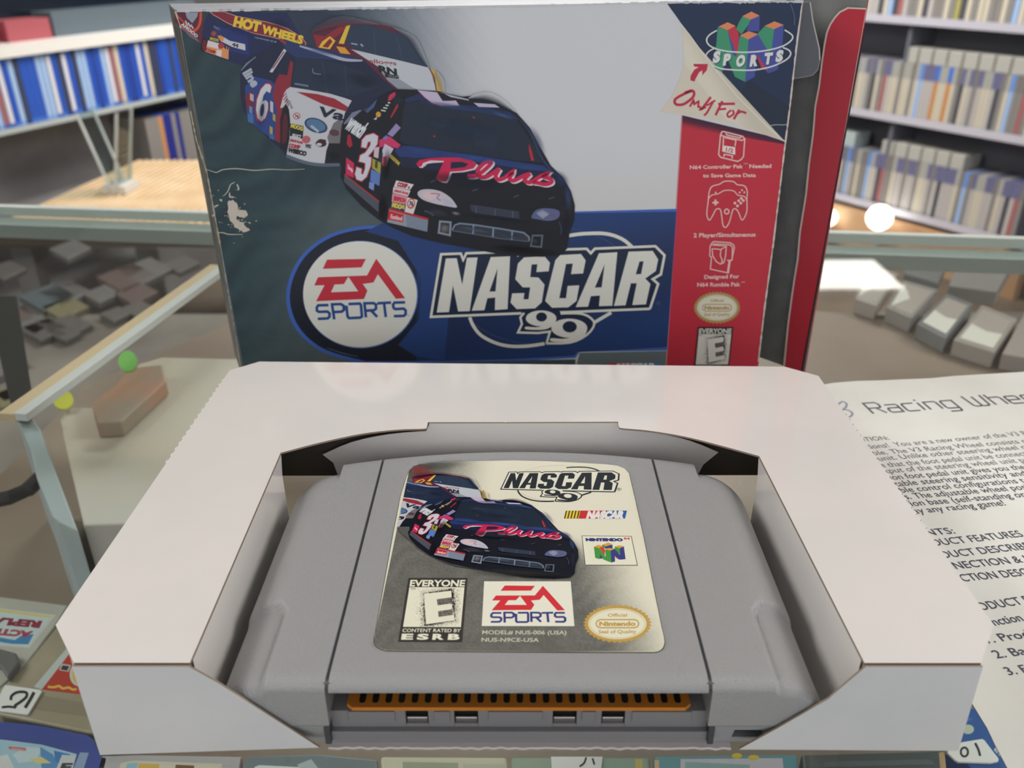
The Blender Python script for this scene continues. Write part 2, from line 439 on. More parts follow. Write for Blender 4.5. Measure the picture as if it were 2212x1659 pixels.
# ---- shared drawings (used on the box and, through a mapping, on the cartridge label)
BOLD = 0.03
def draw_far_cars(P, use):
    """the two cars behind and the one at the left edge, in box coordinates"""
    use(360, 0, 3.687)
    # car at the back right: maroon roof, dark glass, white hood
    P.poly([(1150, 260), (1200, 215), (1330, 160), (1440, 148), (1520, 160), (1800, 215), (1930, 275), (1990, 330), (2095, 540), (2150, 560), (2205, 660), (2212, 735), (1800, 735), (1500, 480), (1200, 400)], (92, 36, 58))
    P.poly([(1170, 275), (1260, 290), (1440, 165), (1420, 235), (1330, 310), (1260, 380), (1200, 380)], (148, 40, 56))
    P.stroke([(1190, 240), (1300, 190), (1420, 160)], 20, (120, 62, 82))
    P.poly([(1210, 378), (1240, 330), (1300, 288), (1345, 325), (1300, 392)], (226, 190, 70)); P.poly([(1240, 372), (1300, 305), (1322, 330), (1285, 380)], (140, 36, 50))
    P.poly([(1463, 190), (1525, 178), (1850, 268), (1970, 320), (2090, 535), (1900, 492), (1560, 415), (1425, 350)], (44, 60, 84))
    P.stroke([(1650, 240), (1665, 430)], 5, (62, 80, 104)); P.stroke([(1830, 290), (1880, 480)], 5, (62, 80, 104))
    P.stroke([(1470, 345), (1520, 355)], 9, (170, 178, 190)); P.stroke([(1545, 350), (1565, 370)], 14, (150, 160, 175))
    P.poly([(1440, 186), (1466, 192), (1412, 350), (1370, 345)], (230, 196, 66)); P.poly([(1350, 368), (1420, 378), (1465, 432), (1385, 424)], (226, 160, 60))
    P.poly([(1470, 392), (1560, 412), (1900, 492), (2095, 540), (2150, 722), (2000, 715), (1850, 650), (1700, 540)], (196, 201, 210))
    P.poly([(1700, 560), (1790, 590), (1990, 715), (1860, 722), (1760, 640)], (150, 158, 170))
    P.text("elloggs", (1612, 500), (1832, 520), (-4, -34), (150, 50, 62), .02)
    P.text("RN", (1690, 570), (1838, 600), (-6, -52), (26, 34, 40), .06); P.text("ES", (1740, 612), (1856, 626), (-4, -26), (26, 34, 40), .06)
    P.poly([(2090, 538), (2150, 560), (2195, 640), (2212, 735), (2150, 722), (2125, 620)], (196, 170, 96)); P.stroke([(2090, 540), (2130, 610), (2148, 720)], 9, (96, 44, 58))
    # blue and white car with number 6
    P.poly([(585, 600), (600, 510), (660, 450), (820, 380), (905, 310), (1060, 350), (1300, 400), (1570, 478), (1660, 570), (1790, 690), (1860, 740), (1500, 900), (1420, 1000), (1395, 1320), (1210, 1312), (1100, 1290), (950, 1240), (900, 1175), (840, 1130), (700, 1000), (650, 950), (610, 880), (588, 750)], (26, 36, 66))
    P.poly([(625, 690), (700, 610), (830, 640), (885, 690), (905, 1140), (760, 1050), (640, 940)], (42, 70, 138))
    P.poly([(625, 760), (690, 720), (700, 830), (640, 880)], (120, 40, 62))
    P.poly([(870, 640), (900, 590), (960, 600), (985, 480), (1010, 500), (985, 700), (940, 725), (930, 900), (905, 1140), (862, 1110), (880, 880), (845, 760)], (142, 40, 56))
    P.poly([(1000, 688), (1030, 462), (1200, 470), (1420, 520), (1560, 570), (1700, 690), (1480, 765), (1300, 745), (1130, 715)], (33, 47, 70))
    P.stroke([(1240, 480), (1280, 740)], 4, (56, 74, 100)); P.stroke([(1420, 525), (1440, 755)], 4, (56, 74, 100))
    P.poly([(905, 310), (940, 312), (1060, 352), (1300, 402), (1570, 480), (1500, 492), (1250, 470), (1032, 458), (960, 410)], (38, 56, 104))
    P.stroke([(1060, 366), (1280, 432), (1420, 475), (1560, 482)], 26, (172, 178, 202), k=3, taper=True)
    P.stroke([(905, 315), (950, 345)], 22, (150, 50, 72))
    P.poly([(820, 572), (935, 388), (955, 402), (842, 578)], (202, 202, 210)); P.stroke([(845, 545), (935, 410)], 9, (130, 52, 70))
    P.stroke([(1165, 545), (1170, 580), (1230, 592)], 7, (120, 136, 156), k=3); P.stroke([(1020, 665), (1130, 685)], 14, (110, 126, 146))
    P.poly([(985, 692), (1130, 715), (1300, 745), (1420, 780), (1475, 800), (1420, 900), (1395, 990), (1280, 1090), (1292, 1140), (1272, 1200), (1258, 1302), (1210, 1312), (1100, 1290), (955, 1238), (980, 1100), (972, 900), (950, 850), (905, 860), (930, 760), (945, 720)], (198, 201, 208))
    P.poly([(1400, 930), (1395, 1000), (1380, 1140), (1292, 1140), (1280, 1090), (1330, 980)], (120, 116, 120))
    for k in range(7): P.stroke([(905+k*9, 760+k*22-30), (945+k*5, 700+k*20)], 7, (150, 44, 60))
    P.poly([(1035, 730), (1200, 748), (1340, 785), (1445, 850), (1432, 888), (1250, 832)], (156, 40, 58))
    P.text("Val", (1192, 915), (1440, 965), (26, -72), (30, 36, 58), .04)
    P.poly(ell(1190, 998, 95, 56, rot=.35), (40, 56, 90)); P.poly(ell(1190, 996, 80, 45, rot=.35), (84, 122, 160)); P.stroke([(1150, 1000), (1210, 1050)], 20, (170, 186, 200))
    P.poly(ell(1336, 1056, 40, 26, rot=.2), (88, 60, 66))
    P.poly(ell(1230, 1142, 44, 28), (60, 30, 42)); P.poly(ell(1215, 1150, 22, 13), (196, 196, 200)); P.stroke([(1200, 1128), (1225, 1112), (1270, 1120)], 12, (60, 30, 42), k=3)
    P.poly([(1292, 1140), (1388, 1150), (1384, 1296), (1258, 1300)], (18, 22, 34))
    P.poly([(905, 1180), (905, 950), (925, 860), (950, 825), (975, 870), (985, 960), (975, 1110), (952, 1195)], (24, 24, 34)); P.poly([(920, 1150), (922, 980), (940, 900), (962, 920), (966, 1010), (955, 1130)], (84, 30, 46))
    P.poly(ell(1036, 923, 30, 27), (190, 60, 60)); P.poly(ell(1036, 923, 23, 20), (226, 222, 220)); P.text("76", (1020, 934), (1054, 938), (0, -24), (40, 52, 90), .06)
    P.text("GOOD", (945, 800), (985, 830), (10, -20), (40, 40, 52)); P.text("YEAR", (975, 835), (995, 870), (16, -14), (40, 40, 52))
    P.poly([(983, 980), (1092, 1004), (1085, 1105), (980, 1080)], (24, 30, 46)); P.text("MOOG", (988, 1012), (1084, 1040), (4, -30), (222, 202, 70), .06)
    P.text("SELECT", (1000, 1086), (1070, 1100), (3, -24), (222, 222, 222), .04)
    P.text("plasti-kote", (982, 1122), (1084, 1146), (3, -24), (176, 46, 62), .05); P.text("COMP", (972, 1168), (1064, 1186), (4, -28), (176, 40, 56), .08)
    P.poly(ell(1112, 1110, 34, 30), (186, 96, 106)); P.text("WIX", (1102, 1172), (1152, 1180), (4, -28), (44, 48, 52), .07)
    P.text("WISECO", (962, 1206), (1112, 1240), (8, -32), (24, 30, 38), .09)
    P.stroke([(955, 1240), (1100, 1292), (1230, 1312), (1380, 1310)], 26, (92, 104, 122), k=3)
    P.text("line", (606, 580), (688, 700), (66, -40), (176, 184, 202), .05)
    for k in range(5): P.stroke([(596+k*12, 560-k*14), (640+k*18, 500-k*12)], 8, (120, 132, 158))
    six = [(836, 690), (820, 668), (790, 668), (752, 710), (722, 790), (714, 870), (726, 940), (756, 966), (788, 935), (808, 870), (808, 815), (790, 796), (764, 806), (772, 760), (796, 725), (824, 740)]
    cx = sum(a for a, b in six)/len(six); cy = sum(b for a, b in six)/len(six)
    P.poly([(cx+(a-cx)*1.16, cy+(b-cy)*1.08) for a, b in six], (170, 46, 60))
    P.poly(six, (208, 210, 218)); P.poly(ell(762, 876, 16, 52, rot=.12), (56, 50, 96))
    for (x0, y0, x1, y1, c) in ((665, 740, 694, 800, (198, 170, 180)), (660, 840, 684, 900, (112, 140, 180)), (648, 900, 694, 975, (70, 110, 170)), (826, 800, 850, 890, (200, 190, 196)), (846, 900, 868, 960, (170, 160, 92)), (822, 1000, 846, 1065, (176, 160, 96)), (820, 1060, 858, 1105, (64, 104, 168))):
        P.poly([(x0, y0), (x1, y0+14), (x1, y1+10), (x0, y1-6)], c)

def draw_near_car(P, use):
    """the dark number 3 car in front, in box coordinates"""
    use(700, 150, 3.687)
    P.poly([(140, 800), (128, 640), (138, 480), (160, 420), (235, 330), (330, 325), (430, 230), (520, 175), (600, 155), (740, 160), (900, 178), (1100, 215), (1290, 200), (1400, 235), (1520, 330), (1640, 465), (1740, 650), (1805, 765), (1905, 860), (1965, 965), (1997, 1080), (1992, 1200), (1955, 1300), (1935, 1425), (1890, 1470), (1740, 1490), (1450, 1480), (1150, 1420), (900, 1375), (700, 1325), (560, 1265), (470, 1215), (430, 1190), (300, 1085), (180, 955), (132, 850)], (15, 18, 32))
    P.poly([(640, 235), (760, 190), (900, 225), (1100, 280), (1300, 300), (1480, 340), (1560, 400), (1300, 352), (1000, 300), (760, 242), (650, 262)], (28, 48, 92))
    P.poly([(645, 265), (780, 246), (1000, 303), (1300, 352), (1530, 398), (1610, 510), (1690, 640), (1735, 742), (1500, 720), (1100, 660), (800, 622), (640, 590), (605, 560), (622, 420)], (26, 39, 58))
    P.poly([(850, 380), (1000, 400), (960, 470), (860, 450)], (32, 46, 68)); P.poly([(1200, 480), (1400, 520), (1350, 640), (1190, 600)], (31, 45, 66))
    P.poly([(560, 645), (640, 602), (800, 626), (1100, 666), (1500, 728), (1745, 762), (1810, 810), (1640, 800), (1300, 745), (1000, 706), (720, 700), (600, 690)], (36, 58, 116))
    P.poly([(600, 690), (720, 700), (1000, 706), (1300, 745), (1640, 800), (1850, 830), (1800, 900), (1400, 860), (900, 800), (620, 770)], (22, 32, 66))
    P.stroke([(1560, 400), (1640, 500), (1720, 680), (1800, 790), (1900, 880)], 16, (40, 58, 98), k=4, taper=True)
    P.poly([(744, 163), (900, 180), (945, 250), (1050, 246), (1078, 287), (930, 286), (862, 266), (800, 218)], (196, 186, 212))
    P.poly([(955, 190), (1150, 236), (1155, 246), (1010, 218)], (186, 180, 206)); P.poly([(1190, 264), (1360, 276), (1398, 302), (1232, 296)], (196, 186, 212))
    P.stroke([(744, 163), (800, 220), (862, 268), (930, 288), (1078, 288)], 5, (170, 60, 80))
    P.poly([(535, 385), (528, 378), (575, 285), (592, 270), (588, 300)], (176, 44, 58)); P.poly([(1630, 590), (1650, 640), (1672, 722), (1650, 724), (1632, 650)], (190, 44, 58))
    for (x, y) in ((1192, 380), (878, 530)): P.poly(ell(x, y, 9, 7), (170, 50, 62))
    P.poly([(508, 246), (520, 205), (556, 180), (572, 186), (566, 214), (530, 246)], (208, 46, 96))
    for k in range(4): P.stroke([(455+k*18, 322-k*20), (492+k*12, 330-k*22)], 10, (212, 214, 208))
    P.poly(ell(434, 356, 20, 22), (206, 160, 60)); P.poly([(395, 395), (424, 372), (418, 400)], (190, 196, 206))
    P.poly([(330, 330), (425, 232), (400, 300), (345, 345)], (70, 90, 140))
    for k in range(6): P.stroke([(160+k*12, 430-k*16), (215+k*16, 395-k*14)], 14, (120, 130, 152))
    P.text("wrench", (166, 455), (290, 540), (78, -104), (218, 222, 228), .06)
    P.poly([(190, 520), (210, 515), (228, 600), (206, 622), (182, 590)], (168, 36, 60))
    three = [(300, 615), (305, 560), (335, 525), (395, 508), (430, 530), (425, 590), (385, 650), (350, 688), (378, 702), (372, 762), (340, 850), (300, 886), (262, 872), (248, 830), (262, 775), (300, 790), (296, 828), (312, 834), (328, 790), (332, 746), (312, 736), (280, 730), (290, 682), (332, 660), (370, 602), (374, 570), (350, 575), (337, 622)]
    P.stroke(three, 16, (182, 52, 62), closed=True); P.poly(three, (208, 210, 222))
    P.poly([(178, 698), (240, 742), (236, 862), (174, 832)], (206, 46, 92)); P.text("Snap", (190, 785), (232, 815), (0, -34), (232, 190, 210), .05)
    P.poly([(165, 832), (440, 1050), (436, 1135), (160, 892)], (78, 84, 98)); P.stroke([(165, 832), (440, 1050)], 9, (186, 44, 54))
    for (pp, c) in (([(402, 622), (442, 612), (432, 706), (396, 692)], (214, 190, 200)), ([(440, 560), (520, 528), (612, 600), (585, 628), (500, 600), (440, 620)], (206, 56, 108)),
                    ([(505, 512), (575, 428), (612, 462), (545, 535)], (150, 140, 190)), ([(465, 640), (485, 590), (555, 628), (520, 690), (500, 765), (460, 745)], (206, 196, 214)),
                    ([(440, 660), (470, 660), (462, 770), (436, 740)], (34, 38, 60)), ([(470, 690), (500, 690), (490, 770), (466, 765)], (206, 60, 92)),
                    ([(388, 705), (455, 742), (450, 826), (384, 785)], (168, 160, 66)), ([(376, 792), (450, 824), (440, 925), (368, 884)], (98, 128, 196)), ([(362, 890), (402, 902), (396, 962), (358, 940)], (120, 150, 210)),
                    ([(410, 720), (430, 730), (425, 790), (405, 776)], (60, 70, 46)), ([(470, 540), (500, 520), (515, 540), (480, 560)], (120, 120, 190))): P.poly(pp, c)
    P.text("GOODYEAR", (520, 692), (596, 762), (14, -20), (212, 192, 74), .05)
    # script on the hood: white below, crimson above
    word = []
    P1 = [(735, 748), (760, 718), (830, 706), (960, 698), (1080, 698), (1175, 720), (1216, 752), (1190, 786), (1100, 806), (1005, 812), (985, 870), (968, 892), (935, 890), (890, 866), (930, 780), (955, 726), (850, 722), (790, 742), (776, 772), (748, 770)]
    Hc = [(1012, 734), (1100, 732), (1152, 750), (1120, 776), (1006, 788)]
    L1 = [(1140, 846), (1200, 846), (1260, 812), (1325, 752), (1322, 730), (1275, 744), (1225, 800), (1235, 848), (1290, 852), (1345, 822), (1396, 786)]
    L2 = [(1396, 786), (1366, 846), (1390, 874), (1440, 858), (1500, 812), (1478, 866), (1512, 882), (1580, 848), (1640, 826)]
    L3 = [(1640, 826), (1596, 876), (1640, 896), (1720, 850), (1780, 824), (1745, 850), (1800, 868), (1808, 896), (1760, 912), (1700, 900), (1660, 896)]
    for dx, dy, c, wd in ((13, 9, (224, 214, 222), 32), (0, 0, (206, 34, 84), 32)):
        P.poly([(x+dx, y+dy) for x, y in P1], c)
        for L in (L1, L2, L3): P.stroke([(x+dx, y+dy) for x, y in L], wd, c, k=4)
    P.poly(Hc, (20, 30, 62))
    P.stroke([(800, 768), (830, 742), (950, 732)], 9, (224, 214, 222), k=3)
    P.poly(smooth_path([(745, 990), (768, 958), (840, 950), (930, 968), (1005, 1016), (1046, 1066), (1055, 1096), (980, 1086), (870, 1062), (785, 1032)], 3, True), (200, 194, 208))
    P.poly([(790, 970), (880, 975), (900, 1010), (850, 1040), (790, 1010)], (222, 196, 200)); P.stroke([(850, 985), (920, 990), (900, 1020), (930, 1040)], 9, (170, 120, 150), k=3); P.poly([(950, 1020), (1020, 1050), (1040, 1085), (960, 1075)], (186, 188, 206))
    P.poly(smooth_path([(1650, 1176), (1680, 1122), (1740, 1102), (1835, 1108), (1876, 1132), (1862, 1180), (1790, 1202), (1690, 1188)], 3, True), (92, 102, 144)); P.poly([(1690, 1140), (1740, 1115), (1790, 1150), (1740, 1185)], (150, 158, 186)); P.stroke([(1790, 1155), (1840, 1162)], 10, (140, 70, 100))
    P.poly([(1162, 1072), (1200, 1074), (1552, 1126), (1556, 1186), (1220, 1142), (1172, 1122)], (50, 58, 76))
    for x in (1210, 1360, 1500): P.stroke([(x, 1088+(x-1210)*.13), (x+2, 1140+(x-1210)*.13)], 5, (92, 104, 124))
    for (x, y) in ((870, 885), (1205, 955), (1530, 1005), (1810, 1020)): P.stroke([(x-22, y+10), (x, y), (x+20, y-6)], 9, (70, 78, 100))
    P.stroke([(924, 1206), (1008, 1214), (1002, 1316), (914, 1296)], 16, (136, 146, 162), closed=True); P.poly([(935, 1220), (995, 1226), (990, 1300), (928, 1284)], (58, 62, 70))
    P.poly([(1030, 1280), (1065, 1232), (1200, 1242), (1400, 1272), (1600, 1306), (1632, 1356), (1400, 1340), (1200, 1304)], (48, 54, 68))
    P.stroke([(1020, 1275), (1042, 1236), (1080, 1222), (1200, 1234), (1400, 1264), (1590, 1296), (1630, 1330), (1634, 1360)], 13, (122, 136, 158)); P.stroke([(1020, 1280), (1200, 1308), (1400, 1342), (1634, 1366)], 8, (86, 98, 118))
    for x, y in ((1190, 1236), (1348, 1260), (1498, 1284)): P.stroke([(x, y), (x-4, y+70)], 12, (128, 150, 180))
    P.stroke([(1662, 1318), (1738, 1318), (1728, 1410), (1646, 1402)], 13, (96, 108, 124), closed=True)
    P.stroke([(1895, 1100), (1965, 1096), (1960, 1160), (1900, 1170)], 4, (40, 46, 66), closed=True); P.stroke([(1870, 1210), (1890, 1260), (1885, 1310)], 10, (52, 62, 96))
    P.stroke([(800, 1120), (850, 1140), (870, 1160)], 14, (70, 80, 100), k=3)
    # bumper stickers
    P.poly([(576, 880), (716, 912), (684, 957), (558, 930)], (226, 216, 218)); P.text("COMP", (580, 924), (660, 942), (10, -32), (176, 36, 56), .09); P.text("x", (664, 944), (684, 948), (6, -26), (60, 60, 80), .06)
    P.poly([(553, 932), (690, 962), (668, 1008), (548, 980)], (224, 206, 210)); P.text("plasti-kote", (560, 968), (670, 994), (6, -24), (196, 46, 76), .05)
    P.poly([(546, 984), (664, 1010), (650, 1072), (540, 1050)], (222, 150, 166)); P.text("SIMPSON", (552, 1036), (648, 1058), (6, -34), (196, 36, 70), .07)
    P.poly([(538, 1054), (652, 1078), (640, 1144), (524, 1102)], (40, 48, 92)); P.text("MOOG", (540, 1088), (638, 1114), (6, -34), (226, 210, 80), .08)
    P.poly([(664, 1014), (746, 1036), (710, 1152), (642, 1132)], (222, 216, 216)); P.poly(ell(694, 1064, 32, 42, rot=.2), (206, 80, 56)); P.poly(ell(694, 1062, 23, 30, rot=.2), (222, 216, 216)); P.text("76", (678, 1078), (712, 1084), (2, -34), (36, 52, 96), .07)
    P.poly([(520, 1100), (830, 1182), (822, 1288), (504, 1212)], (150, 158, 172)); P.poly([(650, 1150), (826, 1196), (822, 1288), (660, 1248)], (126, 140, 160)); P.stroke([(520, 1106), (830, 1188)], 18, (186, 40, 52))
    P.poly([(516, 1120), (636, 1152), (630, 1214), (508, 1190)], (196, 36, 54)); P.text("Eastland", (530, 1180), (622, 1200), (4, -34), (236, 206, 206), .03)

def soft_far(P, use):
    use(360, 0, 3.687)
    for a in ((1700, 190, 240, 26, (120, 84, 104), .4, .22), (1300, 640, 160, 60, (50, 68, 96), .5, .1), (1560, 640, 140, 60, (24, 34, 54), .4, .3), (1250, 415, 160, 22, (66, 88, 146), .5, .2), (760, 900, 40, 160, (24, 36, 84), .4, .15), (1330, 1240, 50, 40, (30, 40, 52), .5, .1),
              (600, 260, 160, 40, (44, 64, 132), .5, .3), (900, 190, 90, 40, (44, 58, 84), .5, .3)): P.blob(*a)
def soft_near(P, use):
    use(700, 150, 3.687)
    for a in ((760, 640, 200, 40, (58, 84, 150), .6, .12), (1200, 700, 260, 36, (58, 86, 156), .7, .14), (1620, 770, 180, 34, (60, 86, 150), .6, .12), (1000, 290, 260, 26, (56, 84, 140), .6, .16), (1420, 360, 120, 22, (70, 96, 150), .7, .3), (1700, 560, 40, 140, (60, 80, 120), .5, -.45),
              (1130, 480, 300, 90, (44, 62, 92), .5, .15), (860, 420, 90, 50, (52, 68, 92), .5, 0), (1880, 870, 90, 60, (40, 58, 104), .7, .7), (1940, 1010, 30, 110, (60, 84, 130), .6, -.1), (1930, 1250, 30, 130, (40, 44, 64), .6, .1),
              (1100, 880, 360, 60, (30, 36, 56), .7, .12), (900, 1130, 110, 40, (70, 74, 86), .5, .2), (1050, 1140, 40, 16, (150, 150, 160), .6, .2), (1400, 1200, 320, 26, (34, 38, 52), .7, .12), 
              (500, 760, 40, 140, (8, 10, 16), .8, .1), (470, 1100, 40, 120, (8, 8, 14), .8, 0), (590, 240, 60, 50, (50, 62, 84), .6, 0), 
              (960, 1260, 40, 40, (150, 150, 150), .5, 0), (1200, 1270, 150, 20, (92, 104, 120), .6, .17), (1500, 1330, 130, 20, (76, 88, 104), .6, .17), (1680, 1360, 34, 30, (70, 70, 84), .6, 0), (1740, 1140, 60, 30, (180, 186, 206), .5, 0), (1600, 1440, 300, 40, (6, 8, 14), .7, .1)): P.blob(*a)
def soften(P, path, wd, inner, outer):
    """printed blur along an outline: ink runs from the inner to the outer colour, across wd"""
    n = len(path); A, B = [], []
    for i in range(n):
        a, b = path[max(0, i-1)], path[min(n-1, i+1)]; dx, dy = b[0]-a[0], b[1]-a[1]; l = math.hypot(dx, dy) or 1
        nx, ny = dy/l, -dx/l; w_ = wd*math.sin(math.pi*(i+.5)/n)
        A.append((path[i][0]-nx*w_*.95, path[i][1]-ny*w_*.95)); B.append((path[i][0]+nx*w_*.4, path[i][1]+ny*w_*.4))
    M = [((a[0]*2+b[0])/3, (a[1]*2+b[1])/3) for a, b in zip(A, B)]; M2 = [((a[0]+b[0]*2)/3, (a[1]+b[1]*2)/3) for a, b in zip(A, B)]
    q_ = [P.pre(p) for p in A+M+M2+B]
    if P.clip and not all(clip_convex([p, (p[0]+.01, p[1]), (p[0], p[1]+.01)], P.clip) for p in q_): return
    tri = []
    for r0 in (0, n, 2*n):
        for i in range(n-1): tri += [(r0+i, r0+i+1, r0+n+i+1), (r0+i, r0+n+i+1, r0+n+i)]
    P._put(q_, tri, (0, 0, 0))
    ci = lin(inner); cols = []
    for r0, f in ((0, 0), (n, .3), (2*n, .72), (3*n, 1)):
        for i in range(n):
            o_c = lin(outer(q_[r0+i])) if callable(outer) else lin(outer); cols.append(tuple(x+(y-x)*f for x, y in zip(ci, o_c)))
    P.mb.c[-len(q_):] = cols
def blur_edges(P, use, bg):
    use(700, 150, 3.687)
    soften(P, smooth_path([(1150, 226), (1200, 208), (1270, 196), (1330, 204), (1400, 236), (1470, 288), (1530, 340)], 4), 46, (40, 48, 70), bg)
    use(360, 0, 3.687)
    soften(P, smooth_path([(1150, 262), (1200, 215), (1330, 160), (1440, 148), (1520, 158), (1700, 192)], 4), 60, (96, 44, 62), bg)
    soften(P, smooth_path([(1800, 214), (1930, 274), (1990, 330), (2045, 440), (2094, 540)], 4), 40, (60, 66, 84), bg)
    soften(P, smooth_path([(2150, 562), (2195, 640), (2210, 735)], 4), 34, (170, 150, 100), bg)

NAS = {  # title letters (outline, counter), panel coordinates c6
 'N': ([(385, 368), (465, 366), (505, 560), (540, 363), (618, 360), (560, 755), (475, 757), (437, 565), (408, 762), (318, 765)], None),
 'A': ([(715, 358), (857, 352), (838, 740), (745, 747), (748, 655), (690, 660), (668, 748), (575, 752)], [(765, 440), (750, 610), (705, 612)]),
 'S': ([(960, 360), (1110, 352), (1150, 400), (1140, 462), (1050, 468), (1058, 410), (1015, 412), (1005, 505), (1065, 508), (1110, 560), (1090, 690), (1040, 735), (905, 740), (860, 692), (872, 625), (962, 622), (955, 668), (992, 668), (1005, 580), (950, 580), (895, 520), (915, 405)], None),
 'C': ([(1190, 380), (1225, 343), (1378, 335), (1412, 382), (1393, 478), (1305, 483), (1318, 405), (1268, 408), (1218, 660), (1268, 660), (1280, 570), (1365, 565), (1345, 680), (1285, 727), (1165, 730), (1115, 680)], None),
 'a': ([(1510, 330), (1645, 322), (1608, 715), (1510, 718), (1518, 640), (1450, 645), (1430, 722), (1340, 725)], [(1552, 410), (1530, 580), (1480, 582)]),
 'R': ([(1728, 318), (1905, 312), (1945, 375), (1928, 460), (1850, 515), (1888, 555), (1855, 705), (1755, 710), (1788, 550), (1745, 550), (1705, 712), (1620, 716)], [(1808, 390), (1838, 388), (1820, 482), (1780, 485)])}
FRAME = [(350, 337), (495, 332), (512, 378), (535, 330), (885, 318), (915, 345), (950, 318), (1180, 306), (1210, 322), (1240, 302), (1420, 297), (1450, 330), (1480, 296), (1925, 278), (1992, 345), (1965, 485), (1905, 520), (1945, 555), (1885, 738), (275, 797)]
def draw_title(P, use, ink, gap, line, thin, backing):
    use(850, 450, 3.403)
    P.stroke(ell(1120, 570, 660, 430, 60, 100, 330, rot=-.06), 4, thin)
    P.stroke(smooth_path([(1290, 200), (1400, 186), (1560, 186), (1680, 225), (1760, 290)], 4), 26, line)
    P.stroke(smooth_path([(560, 800), (585, 860), (640, 930), (740, 985), (850, 1012), (980, 1012), (1110, 994)], 4), 24, line)
    P.stroke([(1470, 842), (1600, 766)], 24, line)
    P.poly(FRAME, gap)
    P.poly(smooth_path([(945, 770), (930, 800), (945, 850), (915, 912), (1060, 916), (1150, 905), (1125, 992), (1300, 986), (1420, 930), (1478, 850), (1430, 790), (1350, 765), (1200, 750)], 2, True), gap)
    P.stroke([(960, 768), (932, 802), (944, 850), (915, 912), (1060, 916), (1150, 905), (1125, 992)]+smooth_path([(1125, 992), (1300, 986), (1420, 930), (1476, 850), (1435, 795), (1360, 772), (1240, 772)], 3), 16, line)
    P.stroke([FRAME[-2], (1235, 764), (1240, 780)], 18, line); P.stroke([(940, 771), FRAME[-1]]+FRAME[:-1], 18, line)
    for o, h in NAS.values(): P.poly(o, ink, [h] if h else ())
    for cx, cy, rx, ry, ix, iy in ((1085, 808, 112, 58, 40, 34), (1292, 880, 132, 70, 52, 42)):
        P.ring(ell(cx, cy, rx, ry), ell(cx+3, cy-10, ix, iy), ink)
        P.poly(smooth_path([(cx+rx*.98, cy-8), (cx+rx*.86, cy+ry*.75), (cx+rx*.35, cy+ry*1.35), (cx-rx*.3, cy+ry*1.46), (cx-rx*1.0, cy+ry*1.38), (cx-rx*1.0, cy+ry*1.05), (cx-rx*.35, cy+ry*1.12), (cx+rx*.2, cy+ry*.85), (cx+rx*.55, cy)], 3, True), ink)
def draw_ea(P, use, red, blue):
    use(400, 450, 3.687)
    P.poly([(1130, 408), (1440, 402), (1405, 470), (1096, 482)], red)
    P.poly([(1058, 548), (1448, 534), (1522, 400), (1752, 715), (1678, 720), (1535, 525), (1500, 590), (1415, 602), (1452, 655), (1425, 722), (1042, 740), (1110, 612), (1028, 614)], red, [[(1190, 606), (1162, 668), (1378, 660), (1300, 545), (1265, 603)]])
    for L in ([(1142, 770), (1060, 772), (1048, 790), (1050, 815), (1066, 824), (1134, 822), (1150, 836), (1150, 862), (1136, 876), (1056, 880)],
              [(1188, 884), (1170, 764), (1240, 762), (1262, 775), (1265, 808), (1248, 822), (1180, 826)],
              [(1300, 762), (1392, 758), (1400, 770), (1408, 860), (1396, 870), (1306, 874), (1294, 862), (1284, 774)],
              [(1440, 868), (1428, 756), (1500, 754), (1520, 766), (1520, 798), (1506, 810), (1434, 815)], [(1480, 812), (1530, 864)],
              [(1530, 756), (1640, 750)], [(1584, 752), (1598, 866)],
              [(1752, 748), (1668, 750), (1656, 766), (1660, 792), (1674, 802), (1740, 798), (1756, 812), (1756, 842), (1742, 856), (1662, 858)]):
        P.stroke(L, 22, blue)

# ---- cover: banner
bp_ = Print(onbox, NB, 0.05); U = bp_.use
U(0, 0, 1)
def navy(q_):
    t = 0.5+0.5*math.sin(q_[1]*.02+q_[0]*.004); k = sm(1200, 620, q_[0])*.2+.8*sm(640, 760, q_[1])*sm(1450, 900, q_[0])
    return [lerp(a, b, .25+.5*t-.2*k) for a, b in zip((22, 38, 72), (36, 72, 138))]
banner = [(1240, 457), (1350, 454), (1462, 451), (1441, 757), (1252, 760), (1243, 773), (1100, 781), (960, 785), (771, 785)]
arc_o = smooth_path([(840, 486), (775, 489), (712, 506), (660, 542), (630, 588), (618, 640), (628, 690), (655, 730), (700, 762), (770, 783)], 4)
bp_.poly([(1240, 457)]+arc_o+banner[::-1][1:-1], (64, 104, 190))
arc_i = [(x+ (798-x)*.045, y+(636-y)*.05) for x, y in arc_o]
inner = [(1240, 464), (1350, 461), (1461, 457), (1441, 750), (1250, 754), (1241, 768), (1100, 776), (960, 780), (785, 781)]
bp_.poly([(1240, 464)]+arc_i+inner[::-1][1:-1], (32, 58, 112))
def quadgrid(P, c4, nx, ny, col):
    pt, tr = [], []
    for j in range(ny+1):
        for i in range(nx+1):
            s_, t_ = i/nx, j/ny; pt.append(P.pre(tuple((c4[0][d]*(1-s_)+c4[1][d]*s_)*(1-t_)+(c4[3][d]*(1-s_)+c4[2][d]*s_)*t_ for d in (0, 1))))
    for j in range(ny):
        for i in range(nx):
            k = j*(nx+1)+i; tr += [(k, k+1, k+nx+2), (k, k+nx+2, k+nx+1)]
    P._put(pt, tr, col)
quadgrid(bp_, [(900, 466), (1461, 457), (1441, 750), (900, 780)], 24, 14, navy)
bp_.poly([(900, 470)]+arc_i[2:-1]+[(790, 780), (900, 780)], (22, 28, 46))
bp_.poly([(790, 500), (860, 520), (910, 600), (905, 690), (860, 745), (900, 770), (960, 780), (990, 470), (850, 470)], (34, 64, 124))
